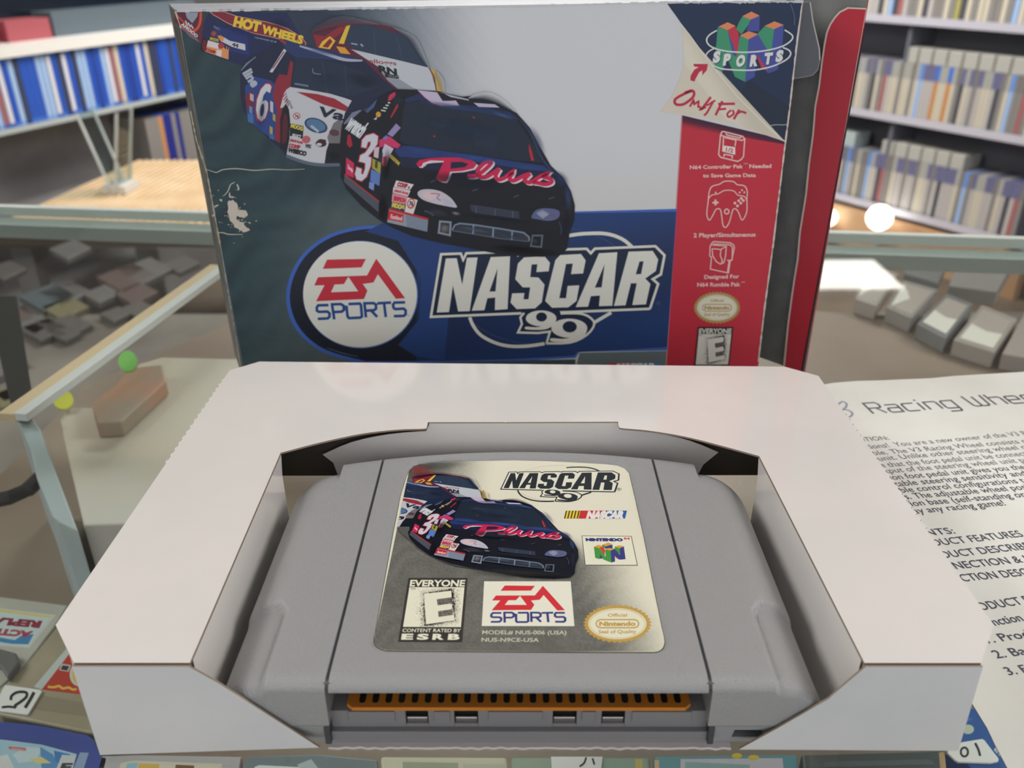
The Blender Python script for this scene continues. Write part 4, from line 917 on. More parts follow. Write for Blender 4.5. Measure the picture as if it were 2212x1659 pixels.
def wing(sgn, xin):
    mb = MB(); xs = []
    xout = XM+sgn*HW
    N1 = 30
    for i in range(N1+1): xs.append(lerp(xin, XM+sgn*46.6, i/N1))
    for i in range(1, 15): xs.append(lerp(XM+sgn*46.6, XM+sgn*49, i/14))
    for i in range(1, 31): xs.append(XM+sgn*(49+(HW-49)*math.sin(math.pi/2*i/30)))
    ny = 120; rows = len(xs)
    vs = []
    for x in xs:
        yb_ = yback(x)
        for j in range(ny+1):
            v_ = j/ny
            if v_ < .06: y = 0.1+3.2*(1-math.cos(v_/.06*math.pi/2))
            else: y = 3.3+(yb_-3.3)*(v_-.06)/.94
            vs.append((x, y, ztop(x, y)))
    fs = [(i*(ny+1)+j, (i+1)*(ny+1)+j, (i+1)*(ny+1)+j+1, i*(ny+1)+j+1) for i in range(rows-1) for j in range(ny)]
    mb.add(vs, fs)
    # skirts down to the seam
    ring_ = [i*(ny+1) for i in range(rows)]+[(rows-1)*(ny+1)+j for j in range(1, ny+1)]+[i*(ny+1)+ny for i in range(rows-2, -1, -1)]+[j for j in range(ny-1, 0, -1)]
    b = len(mb.v); mb.v += [Vector((vs[k][0], vs[k][1], 8.2)) for k in ring_]
    n = len(ring_)
    for i in range(n):
        j = (i+1) % n; mb.f.append([ring_[i], ring_[j], b+j, b+i]); mb.m.append(0)
    o = mb.build('shell_wing', M_grey, cart, smooth=True)
    md = o.modifiers.new('s', 'EDGE_SPLIT'); md.split_angle = .7
    return o
GL, GR = -36.9, 34.4
wing(-1, GL-.35); wing(1, GR+.35)
# centre panel with a sunk label bed
lab_px = [(887, 1013), (898, 1004), (915, 1001), (960, 998.5), (1040, 995.5), (1110, 994.5), (1180, 996), (1250, 999.5), (1310, 1003), (1334, 1006), (1349, 1012), (1359, 1023),
          (1372, 1080), (1390, 1160), (1410, 1260), (1428, 1350), (1434, 1376), (1435.5, 1388), (1433.5, 1396), (1429, 1402.5), (1422, 1406.5), (1412, 1408.3), (1300, 1408), (1100, 1407), (900, 1405.5), (842, 1405), (831, 1404), (822, 1401), (814, 1396), (809.5, 1389.5), (808, 1382), (809.5, 1373), (812, 1361), (832, 1250), (850, 1150), (866, 1070), (878, 1030)]
ZL = ZC-.45
lab = [onz(p, ZL) for p in lab_px]
cen = Vector((sum(p.x for p in lab)/len(lab), sum(p.y for p in lab)/len(lab), ZL))
def offs(loop, d):
    out = []; n = len(loop)
    for i in range(n):
        a, p, b = loop[i-1], loop[i], loop[(i+1) % n]
        t1 = (p-a).normalized(); t2 = (b-p).normalized(); t = (t1+t2).normalized(); nn = Vector((t.y, -t.x, 0))
        if nn.dot(p-cen) < 0: nn = -nn
        out.append(p+nn*d)
    return out
def at(l, z): return [Vector((p.x, p.y, z)) for p in l]
# dense version of the bed outline for smooth corners
bedo = offs(lab, 1.05); bedm = offs(lab, .55); bedi = offs(lab, .12)
mb = MB(); xs = [lerp(GL+.35, GR-.35, i/40) for i in range(41)]
edge = [Vector((x, 3.1, ZC)) for x in xs]+[Vector((x, yback(x)-3, ZC)) for x in reversed(xs)]
loops = [edge, at(bedo, ZC)]; flat = loops[0]+loops[1]
mb.add(flat, tess(loops))
n = len(lab)
for A, B in ((at(bedo, ZC), at(bedm, ZC-.25)), (at(bedm, ZC-.25), at(bedi, ZL-.15))):
    b = len(mb.v); mb.v += A+B
    for i in range(n): mb.f.append([b+i, b+(i+1) % n, b+n+(i+1) % n, b+n+i]); mb.m.append(0)
for side_ in ('f', 'b'):
    prof = []
    for k in range(7):
        a = math.pi/2*k/6
        prof.append(((3.0-3.0*math.sin(a))+.1, ZC-2.2*(1-math.cos(a))) if side_ == 'f' else (3-3*math.sin(a), ZC-3*(1-math.cos(a))))
    prof.append((prof[-1][0], 16.9 if side_ == 'f' else 8.2))
    if side_ == 'f': prof.append((2.2, 16.9))
    b = len(mb.v)
    for x in xs:
        for d_, z_ in prof: mb.v.append(Vector((x, d_ if side_ == 'f' else yback(x)-d_, z_)))
    k = len(prof)
    for i in range(len(xs)-1):
        for j in range(k-1): mb.f.append([b+i*k+j, b+(i+1)*k+j, b+(i+1)*k+j+1, b+i*k+j+1]); mb.m.append(0)
for x in (xs[0], xs[-1]):
    pr_ = [Vector((x, 3.1, ZC)), Vector((x, .5, 17.5)), Vector((x, .1, 16.9)), Vector((x, yback(x), 16.9)), Vector((x, yback(x)-.8, 18.2)), Vector((x, yback(x)-3, ZC))]
    mb.add(pr_, [tuple(range(6))])
cpan = mb.build('shell_centre', M_grey, cart, smooth=True)
cpan.data.polygons.foreach_set('use_smooth', [True]*len(cpan.data.polygons)); md = cpan.modifiers.new('s', 'EDGE_SPLIT'); md.split_angle = .5
# groove floor and the body under the centre panel (open at the front for the connector)
for g_ in (GL, GR): MB().box((g_-.6, .9, 17.0), (g_+.6, 78, 18.45)).build('groove', mat('groove_grey', (104, 106, 112), .5), cart)
# lower half
OX0, OX1 = -38.4, 36.2
def outline(z, ins=0):
    pts = []
    xs_ = [XM-HW*math.cos(math.pi*i/72) for i in range(73)]
    back = [Vector((x, yback(x), z)) for x in xs_]
    return back
mb = MB(); bk = outline(.75)
bot = [Vector((XM+HW, .2, .75)), Vector((XM-HW, .2, .75))]+bk
mb.prism(bot, [Vector((p.x, p.y, 2.9)) for p in bot])
lw = [Vector((OX0, .2, 2.9)), Vector((OX0, 12, 2.9)), Vector((XM-HW+2, 12, 2.9)), Vector((XM-HW, .2, 2.9))]
for v_ in mb.v:
    if v_.y < 1: v_.y += 1.9+(2.9-v_.z)*.35
sh = mb.build('back_shell', M_greyb, cart)
def front_block(xa, xb, hole):
    mb = MB(); x0, x1 = min(xa, xb), max(xa, xb); h0, h1 = hole
    mb.box((x0, .2, 2.9), (h0, 60, 8.0)); mb.box((h1, .2, 2.9), (x1, 60, 8.0)); mb.box((h0, .2, 6.3), (h1, 60, 8.0)); mb.box((h0, 3.5, 2.9), (h1, 4, 6.3), 1)
    for v_ in mb.v:
        if v_.y < 1: v_.y += (8.0-v_.z)*.36
    return mb.build('back_shell_corner', [M_greyb, M_dark], cart)
front_block(XM-HW, OX0, (-48.4, -46.4)); front_block(OX1, XM+HW, (40.2, 46.4))
for a, b in ((XM-HW+.3, OX0-.1), (OX1+.1, XM+HW-.3)): MB().box((a, .45, 7.9), (b, 55, 8.3)).build('seam', M_dark, cart)
for a, b in ((OX0-.1, OX0+1.0), (OX1-1.0, OX1+.1)): MB().box((a, .35, 2.9), (b, 14, 17.2)).build('opening_cheek', mat('grey_plastic_deep_shade', (70, 73, 78), .55), cart)  # shell plastic painted dark, the opening's shadow is in the colour
MB().box((OX0, 13.5, 2.9), (OX1, 14.2, 17.2)).build('connector_cavity', M_dark, cart)
# ledge with windows below the circuit board
mb = MB(); WIN = [(-23.0, -18.6), (-13.6, -9.0), (5.4, 10.0), (14.8, 19.3)]
cuts = [OX0+1]+[v_ for w_ in WIN for v_ in w_]+[OX1-1]
for i in range(0, len(cuts), 2): mb.box((cuts[i], 2.4, 3.0), (cuts[i+1], 12, 9.6))
for a, b in WIN: mb.box((a, 2.4, 3.0), (b, 12, 6.1))
mb.box((OX0+1, 1.2, 2.9), (OX1-1, 2.6, 5.3))
for a, b in ((-34, -25), (-17.4, -14.4), (-7, 3.4), (11, 13.6), (20.6, 32)): mb.box((a, 2.1, 7.0), (b, 2.45, 9.6))
mb.build('inner_ledge', mat('grey_plastic_shade', (134, 133, 136), .5), cart, bevel=.12)  # ledge is shell plastic, darkened in colour as if shadowed
for a, b in WIN:
    MB().box((a+.15, 2.75, 6.1), (b-.15, 3.4, 7.5)).build('shield_clip', mat('bright_metal', (205, 205, 205), .28, .5, 1.0), cart, bevel=.25)
    MB().box((a, 3.4, 6.0), (b, 3.8, 9.7)).build('clip_window', M_dark, cart)
# circuit board with contacts
PC0, PC1 = -34.2, 31.8
bl_ = [(PC0, 3.0, 0), (PC0+1.2, 2.0, 0), (PC1-1.2, 2.0, 0), (PC1, 3.0, 0), (PC1, 13, 0), (PC0, 13, 0)]
pcb = MB().prism([Vector((x, y, 10.0)) for x, y, _ in bl_], [Vector((x, y, 10.9)) for x, y, _ in bl_], 0).build('circuit_board', [mat('orange_board', (206, 128, 44), .4, .5)], cart, bevel=.15)
for i in range(25):
    x = PC0+2.9+i*2.53
    ll = [Vector((x-.62+(a if a > 0 else 0), y, 10.9)) for a, y in ((0, 3.7), (0, 13), (1.24, 13), (1.24, 3.7), (1.0, 3.2), (.24, 3.2))]
    MB().prism(ll, [v_+Vector((0, 0, .06)) for v_ in ll]).build('contact', mat('dark_contact', (28, 30, 34), .35, .6), pcb)
# ---- label
LABEL_N = (0, 0, 1)
def onlab(p): return onz(p, ZL)
ld = MB().prism(at(lab, ZL-.1), at(lab, ZL)).build('label', [mat('label_paper', (232, 230, 208), .35)], cart)
clip2 = [(float(x), float(y)) for x, y in lab_px]
lp = Print(onlab, LABEL_N, .004, clip=clip2)
def lab_bg(p):
    x, y = p
    st = .45*math.sin((x*.62+y*1.0)*.10+2.6*math.sin(x*.023+y*.041)+1.7*math.sin(x*.05-y*.03))+random.uniform(-.9, .9)
    road = [v_+st*10 for v_ in ((112, 112, 106) if y > 1100 else (96, 96, 92))]
    pale = (236, 233, 212)
    e = (1010-.25*(y-1000)) if y < 1060 else lerp(990, 1330, sm(1060, 1240, y)+.0)
    e = e if y < 1250 else lerp(1330, 1400, sm(1250, 1400, y))
    k = sm(e-110, e+70, x+8*st*.3)
    return [lerp(a, b, k) for a, b in zip(road, pale)]
# fan-shaped grid that follows the outline exactly
def labgrid(P, nx, ny):
    import bisect
    top, bot_ = 994.6, 1407.5
    pt, tr = [], []
    for j in range(ny+1):
        y = lerp(top, bot_, j/ny); ccl = clip_convex([(0, y-.02), (3000, y-.02), (3000, y+.02), (0, y+.02)], clip2)
        a = min(p[0] for p in ccl) if ccl else 1110; b = max(p[0] for p in ccl) if ccl else 1111
        for i in range(nx+1): pt.append((lerp(a, b, i/nx), y))
    for j in range(ny):
        for i in range(nx):
            k = j*(nx+1)+i; tr += [(k, k+1, k+nx+2), (k, k+nx+2, k+nx+1)]
    P._put(pt, tr, lab_bg)
labgrid(lp, 190, 150)
lp.done('label_background', INK_LABEL, ld)
c2 = lambda x, y: (700+x/3.687, 150+y/3.687)
l10 = lambda x, y: (780+x/4.424, 980+y/4.424)
HC = homog([c2(735, 745), c2(1830, 910), c2(745, 985), c2(1735, 1415), c2(1395, 300), c2(165, 860), c2(505, 1195), c2(1995, 1060), c2(430, 530), c2(1670, 722)],
           [l10(970, 700), l10(1915, 810), l10(945, 835), l10(1845, 1140), l10(1540, 495), l10(470, 785), l10(705, 975), l10(2060, 930), l10(750, 590), l10(1768, 715)])
class Mapped:
    def __init__(self, P, f): self.P = P; self.f = f
    def __call__(self, ox, oy, s): self.P.use(ox, oy, s, self.f)
ln = Print(onlab, LABEL_N, .03, clip=clip2)
draw_far_cars(ln, Mapped(ln, HC)); ln.done('racing_cars', INK_LABEL, ld)
ln = Print(onlab, LABEL_N, .25, clip=clip2)
ln.use(780, 980, 4.424); ln.poly(smooth_path([(360, 740), (640, 960), (900, 1080), (1400, 1140), (1900, 1170), (2020, 1160), (2040, 1120), (1900, 1090), (700, 900), (460, 720)], 2, True), (92, 92, 88))
draw_near_car(ln, Mapped(ln, HC)); blur_edges(ln, Mapped(ln, HC), lab_bg); ln.done('leading_car', INK_LABEL, ld)
ln = Print(onlab, LABEL_N, .22, clip=clip2); ln.LAYER = .0008; soft_far(ln, Mapped(ln, HC)); ln.done('far_car_shading', INK_SOFT, ld)
ln = Print(onlab, LABEL_N, .58, clip=clip2); ln.LAYER = .0008; soft_near(ln, Mapped(ln, HC))
ln.use(780, 980, 4.424)
for a in ((700, 120, 380, 60, (84, 84, 82), .5, -.05), (560, 180, 140, 60, (150, 60, 58), .7, 0), (1500, 1160, 520, 40, (50, 50, 48), .6, .05)): ln.blob(*a)
ln.done('near_car_shading', INK_SOFT, ld)
c6 = lambda x, y: (850+x/3.403, 450+y/3.403)
l8 = lambda x, y: (1000+x/5.267, 1000+y/5.267)
HT_ = homog([c6(350, 337), c6(1925, 278), c6(1885, 738), c6(275, 797), c6(1120, 1010), c6(495, 332)], [l8(520, 100), l8(1705, 105), l8(1730, 322), l8(435, 315), l8(1040, 440), l8(618, 98)])
ln = Print(onlab, LABEL_N, .03); draw_title(ln, Mapped(ln, HT_), (42, 48, 52), (240, 238, 218), (30, 32, 38), (170, 168, 156), None)
ln.use(1000, 1000, 5.267); ln.stroke(ell(1778, 300, 24, 13, 18), 3, (60, 60, 60), closed=True); ln.text("R", (1768, 306), (1788, 306), (0, -12), (60, 60, 60))
ln.done('printed_title', INK_LABEL, ld)
ln = Print(onlab, LABEL_N, .03); ln.use(1000, 1000, 5.267)
def bar(x0, x1, c): ln.poly([(x0, 634), (x0+22, 544), (x1+22, 544), (x1, 634)], c)
bar(1150, 1320, (240, 206, 60))
for k in range(5): bar(1150+k*36, 1163+k*36, (38, 36, 34))
bar(1316, 1348, (196, 52, 50)); bar(1348, 1400, (214, 46, 50))
for k in range(22):
    t = k/21; c = [lerp(a, b, sm(.25, .7, t)) for a, b in zip((208, 42, 60), (44, 96, 176))]; ln.poly([(1398+k*20.2, 634), (1420+k*20.2, 544), (1442+k*20.2, 544), (1419+k*20.2, 634)], c); ln.h -= ln.LAYER
ln.h += ln.LAYER
ln.text("NASCAR", (1400, 632), (1830, 630), (24, -80), (238, 236, 230), .09)
ln.done('striped_logo', INK_LABEL, ld)
ln = Print(onlab, LABEL_N, .03); ln.use(1000, 1000, 5.267)
ln.poly([(1350, 828), (1918, 832), (1990, 1170), (1390, 1166)], (96, 84, 88)); ln.poly([(1357, 834), (1912, 838), (1980, 1162), (1396, 1159)], (240, 238, 216))
ln.text("NINTENDO", (1398, 888), (1822, 890), (-6, -30), (52, 54, 128), .10); ln.text("64", (1830, 870), (1900, 872), (-2, -22), (222, 66, 60), .06)
G2, B2, O2, R2 = (70, 158, 70), (62, 66, 138), (228, 168, 62), (224, 70, 60)
P = ln
P.poly([(1555, 1020), (1620, 1060), (1600, 1090), (1555, 1090)], B2)
P.poly([(1590, 930), (1625, 948), (1600, 985), (1570, 960)], G2); P.poly([(1625, 948), (1700, 930), (1704, 975), (1610, 975)], B2); P.poly([(1590, 930), (1655, 908), (1698, 926), (1632, 950)], O2)
P.poly([(1490, 955), (1545, 965), (1612, 1050), (1625, 1100), (1605, 1108), (1562, 1040), (1556, 1096), (1505, 1082)], G2); P.poly([(1545, 962), (1592, 950), (1618, 1000), (1612, 1052)], R2); P.poly([(1490, 955), (1540, 934), (1596, 950), (1545, 970)], O2)
P.poly([(1725, 955), (1785, 970), (1790, 1040), (1730, 1000)], G2); P.poly([(1785, 966), (1830, 948), (1850, 1096), (1800, 1102), (1786, 1040)], B2); P.poly([(1720, 955), (1785, 940), (1830, 952), (1785, 972)], O2)
P.poly([(1618, 985), (1680, 1000), (1690, 1135), (1640, 1118), (1605, 1100), (1624, 1060)], G2); P.poly([(1680, 998), (1724, 978), (1798, 1060), (1800, 1104), (1768, 1098), (1728, 1060), (1730, 1124), (1690, 1136)], B2); P.poly([(1616, 985), (1660, 970), (1726, 978), (1682, 1000)], O2)
P.poly([(1730, 1062), (1770, 1090), (1745, 1086)], R2)
ln.done('maker_emblem', INK_LABEL, ld)
c5 = lambda x, y: (400+x/3.687, 450+y/3.687)
l9 = lambda x, y: (800+x/3.253, 1200+y/3.253)
HE = homog([c5(1130, 408), c5(1750, 715), c5(1042, 740), c5(1765, 860), c5(1050, 885), c5(1440, 402)], [l9(945, 213), l9(1365, 385), l9(848, 383), l9(1375, 470), l9(845, 472), l9(1158, 213)])
ln = Print(onlab, LABEL_N, .03); ln.use(800, 1200, 3.253); ln.poly([(800, 182), (1408, 182), (1434, 497), (783, 496)], (242, 241, 224))
draw_ea(ln, Mapped(ln, HE), (222, 54, 64), (62, 64, 132))
ln.use(800, 1200, 3.253)
ln.text("MODEL# NUS-006 (USA)", (785, 554), (1378, 556), (2, -28), (214, 212, 190), .02); ln.text("NUS-N9CE-USA", (780, 606), (1184, 608), (2, -28), (214, 212, 190), .02)
ln.done('publisher_emblem', INK_LABEL, ld)
ln = Print(onlab, LABEL_N, .03); ln.use(800, 1200, 3.253)
draw_rating(ln, [(268, 158), (684, 158), (645, 610), (195, 608)], (62, 58, 56), (240, 238, 216), 5)
ln.done('rating_mark', INK_LABEL, ld)
ln = Print(onlab, LABEL_N, .03); ln.use(800, 1200, 3.253)
draw_seal(ln, 1736, 480, 242, 136, (202, 166, 84), (240, 237, 212), 36)
ln.done('quality_seal', INK_LABEL, ld)

# ================================================================== THE INSTRUCTION SHEET
ZP = .35
pz = lambda p: onz(p, ZP)
pe = [Vector((93.5, -14, ZP)), Vector((93.5, 40, ZP)), Vector((94.5, 118, ZP)), pz((1772, 832)), pz((1800, 827)), pz((1850, 823)), pz((1905, 821.5)), pz((1960, 819)), pz((2010, 817)), pz((2060, 812)), pz((2130, 808)), pz((2212, 803)), pz((2300, 798)), Vector((215, 20, ZP)), pz((2260, 1800)), pz((2176, 1659)), pz((2150, 1610)), pz((2132, 1572)), pz((2102, 1523))]
pe.sort(key=lambda v_: 0) if False else None
pe = pe[1:]
sheet = thing('instruction_sheet', 'crumpled off-white printed instruction sheet lying on the glass beside the tray', 'paper', (150, 70, 0))
M_paper = mat('crumpled_paper', (226, 226, 221), .8, .2, mix=(214, 213, 205), noise=16, bump=1.0, bscale=42)
MB().sheet(pe, (0, 0, 1), .25, 0, 0, 1).build('page', [M_paper, mat('paper_edge', (120, 108, 96), .9)], sheet)
pp = Print(lambda p: Vector((p[0], p[1], ZP)), (0, 0, 1), .012)
cb = lambda p: (1752+p[0]/2.37, 800+p[1]/2.37)
def line(s, a, b, cap, col=(70, 70, 88), bold=0.0):
    a, b = cb(a), cb(b); A, B = pz(a), pz(b); C = pz((a[0], a[1]-cap/2.37))
    h = abs((C-A).y)*.96; d = (B-A).normalized(); pp.text(s, (A.x, A.y), (B.x, B.y), (-d.y*h, d.x*h), col, bold)
GT = (124, 124, 130)
HEAD = {'R': (1, [[(0, 0), (0, 1), (.85, 1), (1, .85), (1, .6), (.85, .5), (0, .5)], [(.55, .5), (1, 0)]]), 'a': (.9, [[(0, .7), (.8, .7), (.9, .6), (.9, 0), (.1, 0), (0, .1), (0, .3), (.1, .4), (.9, .4)]]),
        'c': (.9, [[(.9, .7), (.1, .7), (0, .6), (0, .1), (.1, 0), (.9, 0)]]), 'i': (.08, [[(0, 0), (0, .7)], [(0, .88), (0, 1)]]), 'n': (.9, [[(0, 0), (0, .7), (.8, .7), (.9, .6), (.9, 0)]]),
        'g': (.9, [[(.9, 0), (.1, 0), (0, .1), (0, .6), (.1, .7), (.9, .7), (.9, -.15), (.8, -.28), (0, -.28)]]), 'W': (1.4, [[(0, 1), (.1, .1), (.25, 0), (.6, 0), (.7, .1), (.7, .9)], [(.7, .1), (.8, 0), (1.15, 0), (1.3, .1), (1.4, 1)]]),
        'h': (.9, [[(0, 0), (0, 1)], [(0, .7), (.8, .7), (.9, .6), (.9, 0)]]), 'e': (.9, [[(.9, 0), (.1, 0), (0, .1), (0, .6), (.1, .7), (.8, .7), (.9, .6), (.9, .35), (0, .35)]]), 'l': (.08, [[(0, 0), (0, 1)]]), ' ': (.35, [])}
hA, hB, hC = pz(cb((320, 222))), pz(cb((1092, 166))), pz((cb((320, 222))[0], cb((320, 222))[1]-60/2.37))
hd = (hB-hA).normalized(); hn = Vector((-hd.y, hd.x, 0)); hh = (hC-hA).dot(hn)*.95
tot = sum(HEAD[ch][0]+.36 for ch in 'Racing Whe')-.36; sx = (hB-hA).length/tot; cx_ = 0
for ch in 'Racing Wheel':
    for L in HEAD[ch][1]: pp.stroke([tuple((hA+hd*((cx_+x)*sx)+hn*(y*hh))[:2]) for x, y in L], hh*.115, (104, 104, 110))
    cx_ += HEAD[ch][0]+.36
a3 = [cb(p) for p in smooth_path([(138, 176), (160, 160), (182, 172), (176, 192), (160, 200), (190, 204), (212, 220), (200, 238), (172, 244), (150, 234)], 3)]
pp.stroke([(pz(p).x, pz(p).y) for p in a3], .8, (150, 154, 170)); 
line("ICTION:", (240, 366), (404, 355), 22, GT, .01)
for s_, a, b, cp_ in (("ations!  You are a new owner of the V3 Racing", (272, 405), (1215, 322), 24), ("sole. The V3 Racing Wheel consists of a", (300, 437), (1165, 366), 24), ("l unit. Unlike other steering wheel cont", (325, 466), (1180, 396), 25), ("re that the foot pedal unit be connected", (345, 500), (1160, 432), 26),
                      ("utput of the steering wheel unit pro", (362, 530), (1150, 466), 27), ("tion foot pedal unit gives you the ab", (392, 563), (1165, 500), 28), ("stable steering sensitivity and", (415, 597), (1110, 538), 29), ("able control configurations to", (440, 629), (1130, 572), 29), ("rs. The adjustable wheel positi", (468, 662), (1150, 606), 30),
                      ("tion base (self-standing or in", (496, 698), (1160, 643), 31), ("lay any racing game!", (524, 736), (1000, 691), 32), ("NTS:", (598, 847), (742, 835), 34), ("DUCT FEATURES", (636, 900), (1092, 851), 36), ("DUCT DESCRIBED", (682, 962), (1180, 908), 37), ("INECTION & INS", (730, 1020), (1200, 972), 38), ("CTION DESC", (780, 1082), (1125, 1048), 39),
                      ("ODUCT DE", (872, 1230), (1180, 1184), 42), ("nction", (944, 1308), (1092, 1282), 42), ("1. Prod", (910, 1398), (1130, 1366), 42), ("2. Base", (952, 1476), (1180, 1444), 44), ("3. Foot", (1014, 1562), (1230, 1530), 44)):
    line(s_, a, b, cp_, (84, 84, 98) if cp_ > 27 else GT, .004)
pp.done('printed_text', INK_PAPER, sheet)

# ================================================================== THE GLASS COUNTER
yb_edge = lambda x: 355-.119*x
counter = thing('glass_counter', 'glass-topped shop display counter holding cartridges and cases under its clear top', 'counter', (0, 0, -100))
M_glass = glass_mat('clear_glass', (.965, .985, .975))
gx0, gx1, gy = -900, 900, -420
gl = [Vector((gx0, gy, -6)), Vector((gx1, gy, -6)), Vector((gx1, yb_edge(gx1), -6)), Vector((gx0, yb_edge(gx0), -6))]
MB().prism(gl, [v_+Vector((0, 0, 6)) for v_ in gl]).build('glass_top', M_glass, counter)
e0, e1 = Vector((gx0, yb_edge(gx0)+.5, 0)), Vector((gx1, yb_edge(gx1)+.5, 0)); en = Vector((.119, 1, 0)).normalized()
def strip(a, b, n_, w_, z0, z1): 
    q_ = [a, b, b+n_*w_, a+n_*w_]; return MB().prism([Vector((v_.x, v_.y, z0)) for v_ in q_], [Vector((v_.x, v_.y, z1)) for v_ in q_])
strip(e0, e1, en, 5, -5.8, 0).build('edge_trim', mat('pale_trim', (206, 212, 206), .35, .5), counter, bevel=.6)
strip(e0, e1, -en, 14, -15, -7).build('edge_channel', mat('grey_green_trim', (172, 184, 180), .4, .5), counter)
ra, rb_ = onz((505, 572), -16), onz((66, 896), -16); rn = Vector((rb_.y-ra.y, -(rb_.x-ra.x), 0)).normalized()
strip(ra+rn*2, rb_+rn*2, rn, 5, -19, -16).build('support_rail', mat('white_rail', (226, 230, 230), .3, .5), counter)
strip(ra+rn*7.2, rb_+rn*7.2, rn, 6.5, -20, -16.5).build('support_rail_light_edge', mat('tan_rail', (226, 202, 166), .4, .5), counter)
ZD = -95
M_deck = mat('brown_wood', (112, 98, 86), .5, .4, mix=(92, 80, 72), noise=9)
M_deck2 = mat('tan_wood', (150, 136, 122), .45, .4, mix=(136, 120, 106), noise=8)
MB().prism([Vector(p) for p in ((-260, -420, ZD-18), (900, -420, ZD-18), (900, 330, ZD-18), (-150, 520, ZD-18), (-260, 340, ZD-18))], [Vector(p) for p in ((-260, -420, ZD), (900, -420, ZD), (900, 330, ZD), (-150, 520, ZD), (-260, 340, ZD))]).build('display_deck', M_deck2, counter)
MB().box((-900, -420, -300), (900, 900, -282)).build('lower_deck', mat('grey_wood', (128, 122, 114), .5, .4, mix=(104, 98, 92), noise=7), counter)
MB().box((-900, -420, -950), (900, -400, ZD-18)).build('front_board', M_deck, counter)
for x, y in ((-880, -400), (880, -400), (-880, 880), (880, 880)): MB().box((x-20, y-20, -950), (x+20, y+20, -300)).build('post', mat('black_metal', (24, 25, 28), .4), counter)
for x in (-890, 886): MB().box((x, -400, -282), (x+4, 200, -6)).build('glass_side', M_glass, counter)

def crop(ox, oy, s): return lambda pts: [(ox+x/s, oy+y/s) for x, y in pts]
def slab(name, label, cat, px, z1, z0, m, group=None, bevel=.8, rot=None):
    """a flat solid whose top outline is traced on the level z1 and that stands on the level z0"""
    top = [onz(p, z1) for p in px]; c = sum(top, Vector())/len(top); c.z = z0
    t = thing(name, label, cat, c, group)
    o = MB().prism([Vector((v_.x, v_.y, z0+.05)) for v_ in top], top).build('body', m, t, bevel=bevel)
    return t, o
G4 = crop(0, 1250, 3.687); G8 = crop(1500, 1250, 3.107); G9 = crop(440, 1440, 3.16); G10 = crop(1100, 1440, 2.765)
ZT = ZD+8
def ink(t, shapes, crp, z, texts=(), strokes=(), name='label'):
    P = Print(lambda p: onz(p, z), (0, 0, 1), .05)
    for pts, c in shapes: P.poly(crp(pts), c)
    for s_, a, b, up, c, bo in texts:
        A, B, Cc = crp([a, b, (a[0]+up[0], a[1]+up[1])]); P.text(s_, A, B, (Cc[0]-A[0], Cc[1]-A[1]), c, bo)
    for pts, wd, c in strokes: P.stroke(crp(pts), wd, c, k=4)
    return P.done(name, INK_LABEL, t)
PG = 'handheld game cartridges under the glass'
t, o = slab('handheld_cartridge', 'pale grey cartridge with maroon lettering seen upside down, under the glass at the left', 'cartridge', G4([(-240, 110), (0, 138), (545, 206), (440, 372), (215, 662), (70, 800), (-60, 905), (-300, 880)]), ZT, ZD, mat('pale_plastic', (196, 194, 182), .4, mix=(188, 186, 176), noise=60), PG)
ink(t, [([(-200, 205), (0, 236), (446, 290), (232, 552), (0, 540), (-220, 520)], (212, 214, 206)), ([(-200, 215), (0, 244), (410, 298), (396, 314), (0, 264), (-200, 238)], (226, 214, 130)), ([(-200, 240), (0, 266), (396, 316), (225, 535), (0, 528), (-210, 505)], (206, 222, 222)),
        ([(-100, 480), (0, 470), (120, 490), (170, 455), (270, 440), (225, 525), (90, 520), (0, 505), (-100, 500)], (70, 140, 196))], G4, ZT,
    [("REPLAY", (338, 342), (-160, 300), (-24, 52), (150, 46, 74), .07), ("ACTION", (268, 424), (-200, 384), (-24, 46), (176, 70, 92), .07)])
M_ridge = mat('dark_connector', (104, 102, 104), .5)
tr_ = [onz(p, ZT+3) for p in G4([(-100, 545), (0, 556), (128, 590), (152, 660), (60, 782), (0, 690), (-100, 640)])]
MB().prism([Vector((v_.x, v_.y, ZT+.02)) for v_ in tr_], tr_).build('connector', M_ridge, t, bevel=.5)
t, o = slab('handheld_cartridge', 'tan cartridge with a red label, under the glass left of the tray front', 'cartridge', G4([(560, 250), (440, 392), (330, 525), (215, 668), (66, 812), (-60, 915), (-90, 1010), (10, 1085), (330, 1150), (700, 1226), (980, 1240), (1020, 560)]), ZT, ZD, mat('tan_plastic', (172, 162, 138), .4, mix=(160, 150, 126), noise=50), PG)
ink(t, [([(270, 862), (530, 556), (560, 590), (332, 884)], (196, 204, 202)), ([(332, 884), (548, 604), (760, 640), (900, 960), (640, 922)], (190, 62, 50)), ([(470, 730), (492, 678), (566, 690), (545, 742)], (196, 200, 196)), ([(482, 724), (500, 690), (552, 698), (536, 734)], (62, 52, 50)), ([(600, 760)]+ell(625, 765, 70, 92), (206, 210, 200)), (ell(632, 765, 56, 76), (226, 190, 70)), ([(600, 790), (660, 720), (690, 800)], (206, 130, 50)),
        ([(60, 1010), (330, 930), (650, 985), (700, 1100)], (150, 140, 118))], G4, ZT, (), [([(380, 862), (430, 866), (470, 856), (500, 876), (545, 868), (580, 884), (610, 880)], 5, (230, 190, 80))])
slab_tag = lambda lab_, px, z: slab('price_tag', lab_, 'price tag', px, z+.8, z, mat('white_tag', (240, 240, 238), .45), 'price tags under the glass', .15)
t, o = slab_tag('white tag handwritten 15, seen upside down on the tan cartridge', G4([(38, 846), (70, 848), (320, 884), (334, 896), (228, 1072), (205, 1078), (10, 1052), (-60, 1030)]), ZT+.1)
